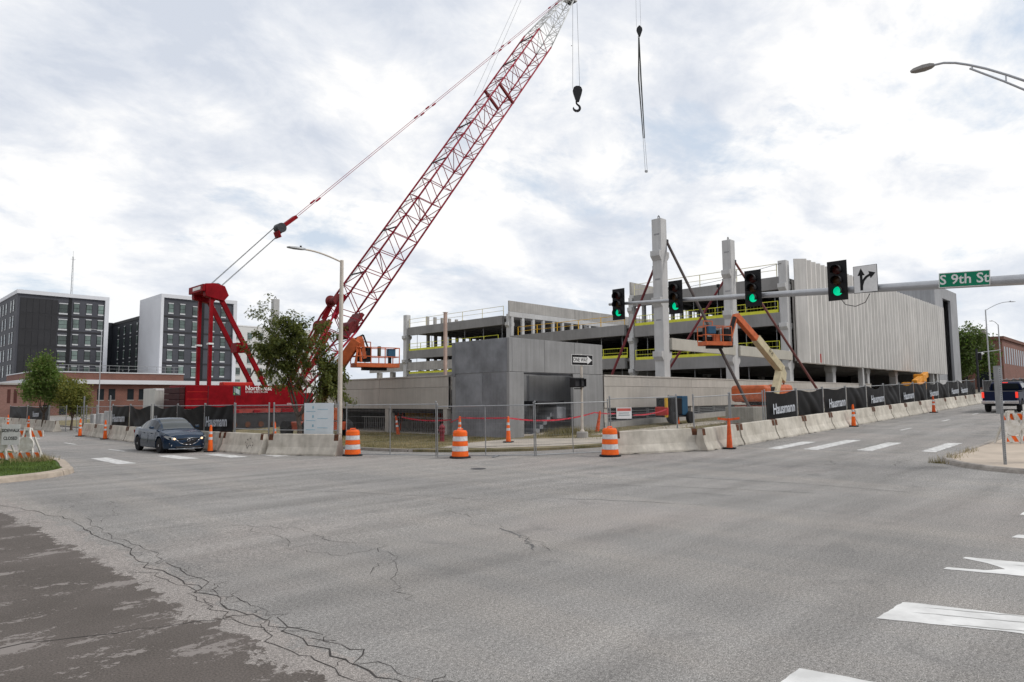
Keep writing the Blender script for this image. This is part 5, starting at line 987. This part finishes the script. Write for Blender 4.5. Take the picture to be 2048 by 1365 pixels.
t = thing('brick_building', 'nearer pinkish brick wall with slit windows at the far left edge', 'building', (8, 109, -.2)); BR2 = bpy.data.materials.new('brick_pink'); BR2.use_nodes = True; brickmat(BR2, (.34, .17, .14), (.28, .135, .11), (.30, .22, .19)); MB().box(0, 0, 0, 11.8, 8, 4.6).build('wall', BR2, t); MB().box(-.2, -.25, 4.6, 12.1, 8, 4.85).build('coping', CONC, t)
for x in (.8, 2, 3.2, 5, 5.8, 7.2, 8.0, 9.4, 10.1): o = MB().box(x, -.02, 2.2, x+.35, .05, 4.0).build('window', mat('brown_glass', (.08, .03, .025), .4), t)
t = thing('antenna_mast', 'thin lattice antenna mast on the roof of the far left block', 'antenna', (37, 168, 22.2))
b = MB()
for a in (0, 120, 240): c, s_ = .25*math.cos(R(a)), .25*math.sin(R(a)); b.tube((c, s_, 0), (c*.4, s_*.4, 11), .04, 5)
for i in range(16): b.tube((.2*math.cos(i*2.1), .2*math.sin(i*2.1), i*.68), (.2*math.cos(i*2.1+2.1), .2*math.sin(i*2.1+2.1), i*.68+.68), .02, 4)
b.build('mast', GALV, t); MB().tube((-.5, 0, 10.4), (.5, 0, 10.4), .03, 5).tube((0, 0, 11), (0, 0, 12.2), .025, 5).build('aerial', GALV, t)
lamp(30.5, 119, 13.2, (-1.2, -.3), 'slim grey lamp in front of the far left apartment block', ALU, HEAD, z=-.2)
for i, (u, v) in enumerate(((13.8, 57.5), (14.6, 64.2), (13.7, 50.8))): tag(MB().lathe([(.05, 0), (.05, 2.6), (.001, 2.62)], 8).build('gate_post', GALV, None, 'auto', loc=(u, v, -.15)), ['tall bare steel post behind the near gate leaf', 'tall bare steel post beyond the far gate leaf', 'tall bare steel post left of the black banners'][i], 'post')
# pallets / wrapped goods behind the gate
for i, (u, v, sx_, h_) in enumerate(((15.6, 58.5, 1.1, 1.3), (15.4, 56.2, 1.0, 1.5), (15.8, 61.0, 1.2, 1.2))): tag(MB().box(-sx_/2, -.5, .12, sx_/2, .5, h_).box(-sx_/2, -.55, 0, sx_/2, .55, .1).build('pallet_stack', mat('grey_wrap', (.48, .48, .48), .6, var=.2, vs=2), None, bevel=.04, loc=(u, v, -.12)), ['pale wrapped pallet in the middle behind the mesh gate', 'nearest pale wrapped pallet behind the mesh gate', 'farthest pale wrapped pallet behind the mesh gate'][i], 'pallet')

# ---------------------------------------------------------------- right edge of the picture
t = thing('brick_building', 'two-storey red brick building with tall windows up the right street', 'building', (134, 20.6, T(134, 20)-.3)); MB().box(0, 0, 0, 40, 16, 8.3).build('wall', BRICK, t); MB().box(-.3, -.3, 8.3, 40, 16, 8.8).build('cornice', mat('brick_cornice', (.16, .08, .06), .8), t)
for y in (1.2, 3.8, 6.4, 9): o = MB().box(-.03, y, 4.6, .05, y+1.6, 7.2).build('window', GLASS, t); MB().box(-.1, y-.1, 4.4, -.031, y+1.7, 4.6).build('sill', CONC, o); MB().box(-.1, y-.1, 7.2, -.031, y+1.7, 7.5).build('lintel', CONC, o)
for i in range(14): o = MB().box(1+i*2.2, -.03, 4.4, 2.1+i*2.2, .05, 7.2).build('window', GLASS, t)
for y in (1, 5, 9): MB().box(-.03, y, .6, .05, y+2.8, 3.4).build('shop_window', GLASS, t)
o = MB().box(-.5, -.5, 0, .5, .5, 1.5).build('roof_chimney', CONC, t); o.location = (2, 3, 8.8)
t = thing('signal_pole', 'dark far traffic signal pole beside the stair tower', 'signal', (112, 20.2, T(112, 20))); MB().tube((0, 0, 0), (0, 0, 6.0), .14, 8).build('pole', DKM, t, 'auto'); MB().tube((0, 0, 5.4), (2.2, -2.4, 5.8), .06, 6).build('arm', GALV, t, 'auto'); MB().cbox(.3, -.3, 4.9, .4, .4, 1.0).build('signal_head', BLK, t, bevel=.05); MB().lathe([(.001, -.25), (.3, 0), (.001, .25)], 10, (.5, -.5, 5.3)).build('camera_dome', WHT, t, True)
for i, (u, v) in enumerate(((124, 15), (127.5, 14))):
    t = thing('far_traffic_light', ['left of two small dark traffic lights under the far tree', 'right of two small dark traffic lights under the far tree'][i], 'traffic light', (u, v, T(u, v)+5.2)); MB().cbox(0, 0, 0, .3, .5, 1.2).build('housing', BLK, t, bevel=.05)
    for k in (.38, 0, -.38): MB().lathe([(.001, -.19), (.14, -.16), (.15, -.15)], 12, (0, 0, k), axis='x').build('lens', LAMB, t, True)
    MB().tube((.1, 0, .6), (.1, -4, .9), .05, 6).build('span_arm', DKM, t)

# ================================================================ trees
BARK = mat('bark', (.10, .075, .06), .9, var=.3, vs=6, bump=.5)
def tree(label, loc, h, spread, leafm, nleaf, ls, seed, trunk_r=.12, first=.3, droop=.1, RR=2., name='street_tree', lobes=None, levels=4, pin=True):
    rg = random.Random(seed); nr = np.random.default_rng(seed); t = thing(name, label, 'tree', loc); b = MB(); tips = []
    def grow(p, d, L_, r, lv):
        n = 4; q = p
        for i in range(n):
            d = (d+V((rg.gauss(0, .14), rg.gauss(0, .14), rg.gauss(.02, .1)-droop*.15*(lv < 2)))).normalized(); e = q+d*(L_/n); r1 = r*(1-.14*(i+1)/n*2)
            b.tube(q, e, r, 6 if lv > 1 else 4, r1, cap=False); q = e; r = r1
            if lv <= 1: tips.append((q.copy(), d.copy()))
            elif i >= 1 and lv > 0 and rg.random() < .8: branch(q, d, L_*rg.uniform(.5, .75), r*.6, lv-1)
        if lv > 0:
            for _ in range(2): branch(q, d, L_*rg.uniform(.6, .8), r*.75, lv-1)
    def branch(p, d, L_, r, lv):
        a = V((rg.gauss(0, 1), rg.gauss(0, 1), rg.gauss(.1, .5)))*1.0; nd_ = (d*.75+a.normalized()*.8*spread).normalized(); grow(p, nd_, L_, r, lv)
    q = V((0, 0, 0)); d = zz.copy(); r = trunk_r
    for i in range(5): e = q+V((rg.gauss(0, .03), rg.gauss(0, .03), 1))*(h*first/5); b.tube(q, e, r, 10, r*.94, cap=False); q = e; r *= .94
    for k in range(5): branch(q, zz, h*.26, r*.62, levels-1)
    grow(q, zz, h*.3, r*.8, levels-1)
    # keep the crown inside an uneven envelope, then hang the leaves
    P = np.array([x[0] for x in tips]); D = np.array([x[1] for x in tips]); mz = P[:, 2].mean(); mx_, my_ = P[:, 0].mean(), P[:, 1].mean(); z0_ = h*first*.5
    rad = np.percentile(np.hypot(P[:, 0]-mx_, P[:, 1]-my_), 95); kz = (h-.15)/P[:, 2].max(); kr_ = RR/rad
    def fit(A_):
        A_ = np.array(A_, float); w_ = np.clip((A_[:, 2]-z0_)/(mz-z0_), 0, 1.3); A_[:, 0] -= mx_*w_; A_[:, 1] -= my_*w_; f_ = 1+(kr_-1)*np.clip((A_[:, 2]-z0_)/(.3*h), 0, 1); A_[:, 0] *= f_; A_[:, 1] *= f_; A_[:, 2] *= kz; return A_
    P = fit(P); b.v = [tuple(x) for x in fit(b.v)]; b.build('trunk', BARK, t, True); idx = nr.integers(0, len(P), nleaf)
    tw = nr.normal(size=(len(P), 3))*.5+D; tw /= np.linalg.norm(tw, axis=1)[:, None]
    if pin:                                        # feathery compound leaves: leaflets in rows along short drooping stalks
        st = 9; m = nleaf//st; ii = nr.integers(0, len(P), m); dirs = nr.normal(size=(m, 3))*.9+D[ii]*.7; dirs[:, 2] -= droop*2; dirs /= np.linalg.norm(dirs, axis=1)[:, None]
        base = P[ii]+nr.normal(size=(m, 3))*.10; ln = nr.uniform(.25, .5, m)*ls*7
        s = np.linspace(.1, 1, st); C_ = (base[:, None, :]+dirs[:, None, :]*(ln[:, None]*s)[:, :, None]); C_[:, :, 2] -= (s**2)[None]*ln[:, None]*.35; C_ = C_.reshape(-1, 3); ax = np.repeat(dirs, st, 0); sidev = np.cross(ax, nr.normal(size=ax.shape)*.3+np.array([0, 0, 1.])); sidev /= np.linalg.norm(sidev, axis=1)[:, None]+1e-6
        w = ls*nr.uniform(.7, 1.2, (len(C_), 1)); A = C_-sidev*w*1.4; B = C_+ax*w*.38; Cc = C_+sidev*w*1.4; Dd = C_-ax*w*.38
    else:
        C_ = P[idx]+nr.normal(size=(nleaf, 3))*ls*3.2; a1 = nr.normal(size=(nleaf, 3)); a1 /= np.linalg.norm(a1, axis=1)[:, None]; a2 = np.cross(a1, nr.normal(size=(nleaf, 3))); a2 /= np.linalg.norm(a2, axis=1)[:, None]; w = ls*nr.uniform(.6, 1.3, (nleaf, 1)); A = C_-a1*w; B = C_+a2*w*.55; Cc = C_+a1*w; Dd = C_-a2*w*.55
    vs = np.stack([A, B, Cc, Dd], 1).reshape(-1, 3); n = len(C_); me = bpy.data.meshes.new('crown'); me.vertices.add(n*4); me.vertices.foreach_set('co', vs.astype(np.float32).ravel()); me.loops.add(n*4); me.loops.foreach_set('vertex_index', np.arange(n*4, dtype=np.int32)); me.polygons.add(n); me.polygons.foreach_set('loop_start', np.arange(0, n*4, 4, dtype=np.int32))
    for m_ in leafm: me.materials.append(m_)
    me.polygons.foreach_set('material_index', nr.integers(0, len(leafm), n).astype(np.int32)); me.update(calc_edges=True); me.validate(); o = bpy.data.objects.new('crown', me); S.collection.objects.link(o); o.parent = t; return t
def leaf(name, c):
    m = mat(name, c, .6, var=.3, vs=.9, spec=.3); b = m.node_tree.nodes['Principled BSDF']; n = m.node_tree.nodes; l = m.node_tree.links
    tr = n.new('ShaderNodeBsdfTranslucent'); tr.inputs[0].default_value = (c[0]*1.6, c[1]*1.6, c[2], 1); mx = n.new('ShaderNodeMixShader'); mx.inputs[0].default_value = .3; l.new(b.outputs[0], mx.inputs[1]); l.new(tr.outputs[0], mx.inputs[2]); l.new(mx.outputs[0], n['Material Output'].inputs[0]); return m
LF1, LF2, LF3 = leaf('leaf_olive', (.135, .165, .05)), leaf('leaf_dark', (.085, .115, .035)), leaf('leaf_yellow', (.18, .18, .04)); LF4 = leaf('leaf_green', (.10, .165, .035)); LF5 = leaf('leaf_bronze', (.08, .045, .035))
tree('feathery honey locust street tree in front of the crane', (17.4, 32.3, -.02), 7.6, 1.0, [LF1, LF2, LF1, LF3], 105000, .042, 12, trunk_r=.14, first=.13, droop=.3, RR=2.2)
tree('dense dark green tree at the left in front of the brick building', (12.8, 65.0, -.2), 6.2, .52, [LF4, LF1, LF4], 20000, .085, 5, trunk_r=.13, first=.2, RR=1.1, pin=False); tree('smaller yellowing tree at the left beside the dense green one', (14.3, 63.0, -.2), 4.3, .62, [LF3, LF1, LF3], 14000, .08, 8, trunk_r=.1, first=.2, RR=1.0, pin=False)
tree('large dark tree beyond the stair tower', (123.2, 24.3, T(124, 20)), 9.9, 1.0, [LF2, LF2, LF4], 26000, .2, 21, trunk_r=.3, first=.15, RR=3.7, pin=False, name='far_tree'); tree('bronze-leaved small tree in front of the right brick building', (120, 8.5, T(120, 8)), 6.5, .9, [LF5, LF2], 7000, .15, 31, trunk_r=.15, first=.25, RR=2.2, pin=False, name='far_tree')

# ================================================================ vehicles
def lerp_tab(tab, x):
    for (a, va), (c, vc) in zip(tab, tab[1:]):
        if a <= x <= c:
            k = (x-a)/(c-a) if c > a else 0; k = k*k*(3-2*k)*.5+k*.5; return va+(vc-va)*k
    return tab[0][1] if x < tab[0][0] else tab[-1][1]
def vwheel(parent, x, y, r, w, rim, spokes=10):
    sg = 1 if y > 0 else -1; t = MB().lathe([(r*.68, -w/2), (r*.93, -w/2), (r, -w*.32), (r, w*.32), (r*.93, w/2), (r*.68, w/2)], 26, axis='y').build('tyre', RUB, parent, 'auto', loc=(x, y, r))
    MB().lathe([(r*.69, -w*.44), (r*.69, w*.44), (r*.64, w*.44), (r*.64, -w*.44)], 24, axis='y').build('rim', rim, t, 'auto'); MB().lathe([(.001, -.02), (r*.66, -.02), (r*.66, .02), (.001, .02)], 20, (0, 0, 0), axis='y').build('brake_disc', DKM, t, 'auto')
    b = MB().lathe([(.001, -.03), (r*.17, -.03), (r*.17, .03), (.001, .03)], 12, (0, sg*w*.36, 0), axis='y')
    for k in range(spokes): a = 2*math.pi*k/spokes; b.bar((r*.1*math.cos(a), sg*w*.38, r*.1*math.sin(a)), (r*.66*math.cos(a+.06), sg*w*.40, r*.66*math.sin(a+.06)), .035, .03, upv=(0, 1, 0))
    b.build('spokes', rim, t, 'auto')
def body_rings(xs, zbot, ztop, whalf, wheels, wr, tuck, crown, shoulder=.86):
    out = []
    for x in xs:
        zb = zbot(x); za = zb
        for wx in wheels:
            d = abs(x-wx)
            if d < wr: za = max(za, wheels_z+math.sqrt(wr*wr-d*d))
        w = whalf(x); zt = ztop(x); h = zt-zb; za = min(za, zt-.16)
        zm = max(zb+h*.45, za+.03); zs = max(zb+h*shoulder, zm+.05)
        half = [(0, za), (w*.80, za), (w*.965, za+.012), (w*1.0, (za+zm)/2 if za > zb+.02 else zb+h*.22), (w*.985, zm), (w*.965, zs), (w*.90, zt-.015), (w*.66, zt+crown*.55), (0, zt+crown)]
        out.append([(x, -y, z) for y, z in half]+[(x, y, z) for y, z in half[-2:0:-1]])
    return out
wheels_z = .33
def loft(b, rings, caps=True):
    n = len(rings[0])
    for i in range(len(rings)-1): b.add(rings[i]+rings[i+1], [(j, (j+1) % n, n+(j+1) % n, n+j) for j in range(n)])
    if caps: b.add(rings[0], [tuple(range(n-1, -1, -1))]); b.add(rings[-1], [tuple(range(n))])
def sedan(label, loc, rz):
    t = thing('sedan_car', label, 'car', loc, rz)
    PT = mat('car_blue', (.008, .024, .052), .25, 0., var=.05, vs=1, coat=.2, spec=.2); CHR = mat('chrome', (.6, .6, .62), .15, 1., var=0); LENS = mat('headlamp_glass', (.45, .47, .48), .1, .3, var=0)
    xs = sorted(set([round(-2.28+.04*i, 3) for i in range(115)]))
    ztop = lambda x: lerp_tab([(-2.28, .86), (-2.2, .98), (-1.9, 1.03), (-1.2, 1.0), (0, .96), (.9, .98), (1.2, .94), (1.8, .84), (2.12, .74), (2.24, .62), (2.29, .52)], x)
    zbot = lambda x: lerp_tab([(-2.28, .42), (-2.15, .27), (-1.8, .2), (1.8, .19), (2.15, .2), (2.29, .28)], x)
    wh = lambda x: lerp_tab([(-2.28, .62), (-2.2, .74), (-1.9, .84), (-1.3, .89), (0, .895), (1.3, .89), (1.8, .85), (2.1, .74), (2.22, .62), (2.29, .45)], x)
    global wheels_z; wheels_z = .32
    b = MB(); loft(b, body_rings(xs, zbot, ztop, wh, (1.36, -1.34), .385, 0, .035)); b.build('body', PT, t, 'auto')
    # cabin
    zr = lambda x: lerp_tab([(-1.95, 1.02), (-1.45, 1.19), (-1.0, 1.35), (-.5, 1.425), (-.05, 1.445), (.3, 1.41), (.65, 1.26), (1.15, .985)], x)
    wb = lambda x: lerp_tab([(-1.95, .66), (-1.3, .78), (0, .80), (.7, .78), (1.15, .70)], x); wt = lambda x: lerp_tab([(-1.95, .60), (-1.0, .56), (-.3, .585), (.3, .575), (.7, .60), (1.15, .66)], x)
    cx_ = [-1.95+.05*i for i in range(63)]; cb_, gw, gs_, gr = MB(), MB(), MB(), MB()
    def ring(x): z = zr(x); zb = .93; h = z-zb; return [(x, wb(x), zb), (x, wb(x)-(wb(x)-wt(x))*.12, zb+h*.14), (x, wb(x)-(wb(x)-wt(x))*.86, zb+h*.86), (x, wt(x)-.05, z-.008), (x, 0, z+.012)]
    for x0, x1 in zip(cx_, cx_[1:]):
        A, B = ring(x0), ring(x1); xm = (x0+x1)/2
        for k in range(4):
            win = k == 1 and (-1.28 < xm < .78) and not (-.38 < xm < -.3) and zr(xm) > 1.12
            shield = k == 3 and .36 < xm < 1.1; rear = k == 3 and -1.75 < xm < -.85
            for sg in (1, -1):
                q = [A[k], B[k], B[k+1], A[k+1]]; q = [(p[0], p[1]*sg, p[2]) for p in q]; q = q if sg < 0 else q[::-1]
                (gs_ if win else gw if shield else gr if rear else cb_).add(q, [(0, 1, 2, 3)])
    cb_.build('roof', PT, t, True); SG = mat('tinted_glass', (.005, .007, .01), .06, var=0, spec=.2)
    gw.build('windshield', mat('windshield_glass', (.03, .04, .045), .05, var=0, spec=.6), t, True); gs_.build('side_window', SG, t, True); gr.build('rear_window', SG, t, True)
    # nose
    gl = [(2.235, -.50, .60), (2.265, -.40, .62), (2.29, 0, .625), (2.265, .40, .62), (2.235, .50, .60), (2.262, .34, .44), (2.285, .16, .37), (2.295, 0, .36), (2.285, -.16, .37), (2.262, -.34, .44)]
    MB().prism(gl, (.012, 0, 0)).build('grille', BLK, t); pts = [V(p)+V((.016, 0, 0)) for p in (gl[0], gl[9], gl[8], gl[7], gl[6], gl[5], gl[4])]; MB().path(pts, .016, 6).build('grille_surround', CHR, t, True)
    em = [(2.315, .075*math.cos(R(a)), .555+.058*math.sin(R(a))) for a in range(0, 361, 30)]; MB().path(em, .009, 5).build('emblem_ring', CHR, t, True); MB().path([(2.315, -.06, .585), (2.318, -.025, .58), (2.32, 0, .55), (2.318, .025, .58), (2.315, .06, .585)], .008, 5).build('emblem_wings', CHR, t, True)
    for sg in (1, -1):
        hl_ = MB(); hl_.prism([(2.235, sg*.46, .60), (2.19, sg*.60, .56), (2.06, sg*.745, .60), (1.86, sg*.845, .69), (1.92, sg*.81, .735), (2.08, sg*.70, .70), (2.2, sg*.54, .655)], (.02, sg*.012, .012)); hp_ = hl_.build('headlight', LENS, t); MB().lathe([(.001, .01), (.035, .008), (.04, 0)], 10, (2.245, sg*.55, .612), axis='x').build('lit_bulb', mat('lamp_glow', (1., .62, .32), .3, var=0, emit=2.2), hp_, True); MB().lathe([(.001, .01), (.05, .008), (.055, 0)], 12, (2.16, sg*.67, .635), axis='x').build('projector', GLASS, hp_, True)
        fl_ = MB().prism([(2.2, sg*.52, .40), (2.12, sg*.72, .42), (2.12, sg*.72, .30), (2.2, sg*.56, .28)], (.012, 0, 0)).build('fog_lamp', BLK, t); MB().lathe([(.001, .012), (.04, .01), (.045, 0)], 10, (2.19, sg*.62, .34), axis='x').build('fog_lens', LENS, fl_, True); MB().bar((2.2, sg*.5, .41), (2.12, sg*.72, .43), .02, .015).build('fog_trim', CHR, fl_)
        m_ = MB().prism([(.72, sg*.86, 1.0), (.60, sg*.86, 1.0), (.58, sg*.86, 1.11), (.70, sg*.86, 1.12)], (0, sg*.17, .01)).build('mirror', PT, t, bevel=.03)
        MB().prism([(-2.2, sg*.5, .76), (-2.2, sg*.76, .76), (-2.1, sg*.80, .9), (-2.2, sg*.55, .9)], (-.03, 0, 0)).build('tail_lamp', BRED, t)
        for x in (.42, -.52): MB().box(x-.09, sg*.885-.012, .80, x+.09, sg*.885+.012, .825).build('door_handle', PT, t)
        for x in (.98, -.0, -.98): MB().box(x-.004, sg*.893-.004, .36, x+.004, sg*.893+.004, .88).build('door_gap', BLK, t)
    MB().prism([(2.27, -.5, .24), (2.285, 0, .235), (2.27, .5, .24), (2.25, .5, .31), (2.265, 0, .315), (2.25, -.5, .31)], (.025, 0, 0)).build('lower_intake', BLK, t); MB().path([(2.14, -.74, .205), (2.28, -.4, .2), (2.31, 0, .195), (2.28, .4, .2), (2.14, .74, .205)], .022, 6).build('lip', mat('silver_lip', (.3, .32, .35), .4, .5), t, True)
    MB().bar((.95, -.45, 1.02), (1.05, -.05, 1.0), .015).bar((.95, .1, 1.02), (1.05, .5, 1.0), .015).build('wiper', BLK, t); MB().box(-2.29, -.26, .56, -2.285, .26, .68).build('number_plate', WHT, t)
    RM = mat('alloy_rim', (.42, .43, .45), .4, .3, var=0)
    for x in (1.36, -1.34):
        for y in (-.775, .775): vwheel(t, x, y, .32, .205, RM)
    MB().box(-1.9, -.70, .19, 2.0, .70, .5).build('underbody', BLK, t)
    return t
sedan('dark blue sedan with headlights lit, coming along the left street', (11.08, 32.25, T(11, 32)), R(-90))
def pickup(label, loc, rz, pt):
    t = thing('pickup_truck', label, 'pickup truck', loc, rz); CHR = mat('chrome', (.6, .6, .62), .15, 1.); global wheels_z; wheels_z = .40
    xs = [round(-2.9+.05*i, 3) for i in range(117)]
    ztop = lambda x: lerp_tab([(-2.9, 1.36), (-.6, 1.36), (1.2, 1.32), (2.3, 1.22), (2.8, 1.1), (2.95, .9)], x); zbot = lambda x: lerp_tab([(-2.9, .62), (-2.5, .5), (2.4, .45), (2.95, .5)], x); wh = lambda x: lerp_tab([(-2.9, .93), (-2.6, 1.0), (2.3, 1.0), (2.75, .94), (2.95, .75)], x)
    b = MB(); loft(b, body_rings(xs, zbot, ztop, wh, (1.95, -1.7), .50, 0, .0, .9)); b.build('body', pt, t, 'auto'); MB().box(-2.8, -.8, 1.365, -.62, .8, 1.37).build('bed_floor', BLK, t); MB().box(-2.93, -.80, .78, -2.905, .80, 1.36).build('tailgate', pt, t, bevel=.012)
    MB().box(-2.94, -.2, 1.2, -2.932, .2, 1.26).build('tailgate_handle', BLK, t)
    for sg in (1, -1): MB().box(-2.93, sg*.9-.07, .95, -2.86, sg*.9+.07, 1.33).build('tail_lamp', mat('tail_red_lit', (.9, .05, .03), .3, var=0, emit=.55), t, bevel=.02); MB().box(-2.8, sg*.93-.05, 1.362, -.62, sg*.93+.05, 1.40).build('bed_rail', BLK, t); MB().box(.85, sg*1.06-.1, 1.32, 1.0, sg*1.06+.12, 1.6).build('mirror', BLK, t, bevel=.03)
    bm = MB().box(-3.08, -.98, .58, -2.9, .98, .78).build('rear_bumper', CHR, t, bevel=.03); MB().box(-3.085, -.26, .62, -3.081, .26, .74).build('number_plate', WHT, bm)
    cab_ = MB(); prof = [(-.6, 1.36), (-.75, 1.95-.12), (-.55, 1.95), (.75, 1.95), (1.0, 1.88), (1.75, 1.34)]
    w = [.93, .80, .76, .76, .78, .9]
    L_ = [(x, -y, z) for (x, z), y in zip(prof, w)]; R_ = [(x, y, z) for (x, z), y in zip(prof, w)]; n = 6
    cab_.add(L_+R_, [(0, 1, 2, 3, 4, 5), (11, 10, 9, 8, 7, 6)]+[(i+1, i, 6+i, 7+i) for i in range(5)]); cab_.build('cab', pt, t, bevel=.05)
    MB().add([(-.655, -.74, 1.46), (-.75, -.68, 1.84), (-.75, .68, 1.84), (-.655, .74, 1.46)], [(0, 1, 2, 3)]).build('rear_window', GLASS, t); bpy.data.objects[t.name]
    for sg in (1, -1):
        q = [(-.5, .912, 1.42), (.35, .905, 1.42), (.35, .79, 1.84), (-.52, .79, 1.84)]; MB().add([(x, y*sg+.012*sg, z) for x, y, z in q], [(0, 1, 2, 3)]).build('side_window', GLASS, t); q = [(.42, .905, 1.42), (1.5, .90, 1.42), (1.0, .80, 1.82), (.42, .79, 1.84)]; MB().add([(x, y*sg+.012*sg, z) for x, y, z in q], [(0, 1, 2, 3)]).build('side_window', GLASS, t)
    MB().box(-.74, -.15, 1.88, -.70, .15, 1.93).build('brake_light', mat('tail_red_lit', 0), t); MB().add([(1.02, -.74, 1.86), (1.72, -.84, 1.37), (1.72, .84, 1.37), (1.02, .74, 1.86)], [(0, 1, 2, 3)]).build('windshield', GLASS, t)
    for x in (1.95, -1.7):
        for y in (-.86, .86): vwheel(t, x, y, .40, .27, mat('alloy_rim', 0), 6)
    MB().box(-2.7, -.72, .42, 2.6, .72, .7).build('underbody', BLK, t); return t
o = pickup('dark navy pickup truck with brake lights on, driving up the right street', (56.4, 8.55, T(56.4, 8.5)), 0, mat('truck_navy', (.004, .009, .035), .4, 0., var=.05, coat=.05, spec=.15)); o.rotation_euler.y = -math.atan(.0275)
o = pickup('grey pickup truck parked far up the right street, mostly hidden by the navy one', (84, 6.2, T(84, 6)), 0, mat('truck_grey', (.25, .26, .27), .3, .4, var=.05)); o.rotation_euler.y = -math.atan(.0275)

# ================================================================ folding barricades
def barricade(label, loc, rz, W_=1.9, sign=None, sign_label=None):
    t = thing('barricade', label, 'barricade', loc, rz); WP = mat('barricade_white', (.66, .63, .56), .6, var=.18, vs=5, c2=(.74, .73, .7))
    def rail_(z, h, y, x0, x1):
        o = MB().box(x0, y-.02, z, x1, y+.02, z+h).build('rail', WP, t); b = MB(); x = x0-.05
        while x < x1-.02:
            p = [(x, z+h), (x+.14, z+h), (x+.25, z), (x+.11, z)]; p = [(min(max(a, x0), x1), c) for a, c in p]
            b.add([(a, y-.0225, c) for a, c in p], [(3, 2, 1, 0)]); x += .30
        b.build('stripes', ORNG, o)
    rail_(.82, .22, 0, -W_/2, W_/2); rail_(.08, .2, -.1, -W_/2, W_/2)
    for x in (-W_*.22, W_*.24):
        b = MB()
        for sg in (-1, 1): b.bar((x+sg*.06, -.06, 1.12), (x+sg*.30, -.12, 0), .075, .05)
        b.lathe([(.20, -.03), (.27, -.035), (.27, .035), (.20, .03)], 24, (x, -.1, .56), axis='y'); b.box(x-.1, -.1, 1.05, x+.1, -.03, 1.15); b.build('leg', WP, t)
        b = MB()
        for sg in (-1, 1): b.bar((x+sg*.06, .06, 1.12), (x+sg*.28, .45, 0), .06, .05)
        b.build('rear_leg', WP, t)
    if sign:
        s = thing('sidewalk_sign', sign_label, 'sign', loc, rz); MB().box(-.33, -.16, .55, .27, -.145, 1.27).build('plate', WS, s)
        text('SIDEWALK', .155, BLK, s, 'lettering', (-.03, -.163, 1.05), (1, 0, 0), (0, 0, 1), .001, .003, sx=.82); text('CLOSED', .155, BLK, s, 'lettering', (-.03, -.163, .78), (1, 0, 0), (0, 0, 1), .001, .003, sx=.82); return s
barricade('orange and white folding barricade on the grass corner at the left', (5.0, 29.6, T(5, 29.6)+.12), R(-42), 1.95, True, 'white SIDEWALK CLOSED sign on the left barricade')
barricade('worn orange and white barricade on the right sidewalk corner', (29.2, 4.2, T(29, 4.2)+.1), R(-50), 1.15); s = thing('sidewalk_sign', 'small weathered sign on the right barricade', 'sign', (29.2, 4.2, T(29, 4.2)+.1), R(-50)); MB().box(.1, -.16, .75, .45, -.145, 1.35).build('plate', WS, s); text('SIDEWALK', .08, BLK, s, 'lettering', (.275, -.163, 1.15), (1, 0, 0), (0, 0, 1), .001, .002, sx=.8); text('CLOSED', .08, BLK, s, 'lettering', (.275, -.163, 1.0), (1, 0, 0), (0, 0, 1), .001, .002, sx=.8)
o = MB().lathe([(.001, 0), (.22, .02), (.28, .1), (.2, .2), (.001, .22)], 12).build('sandbag', mat('sandbag_green', (.06, .08, .06), .9, var=.3), None, True, loc=(29.9, 4.0, T(30, 4)+.1)); o.scale = (1.3, .8, 1); tag(o, 'dark green sandbag at the foot of the right barricade', 'sandbag')

# ================================================================ plain blocks added unseen behind and beside the camera, for reflections and shade
def block(label, x0, y0, x1, y1, h, m, fl):
    t = thing('added_reflection_block', label, 'building', (x0, y0, -.1)); w, d = x1-x0, y1-y0
    MB().box(0, 0, 0, w, d, h).build('wall', m, t); MB().box(-.2, -.2, h, w+.2, d+.2, h+.5).build('cornice', CONC, t)
    for k in range(fl):
        z = .9+k*3.4
        for i in range(int(w/4)): MB().box(1+i*4, d+.001, z, 2.8+i*4, d+.06, z+1.9).build('window', GLASS, t)
        for i in range(int(d/4)): MB().box(w+.001, 1+i*4, z, w+.06, 2.8+i*4, z+1.9).build('window', GLASS, t)
block('unseen brick block added across the left street for reflections and shade', -34, 18, -10, 88, 11, BRICK, 3)
block('unseen brick block added behind the camera for reflections and shade', -40, -44, -9, -9, 13, BRICK, 3)
block('unseen pale block added across the right street for reflections and shade', 30, -44, 92, -17, 9, CONC, 2)
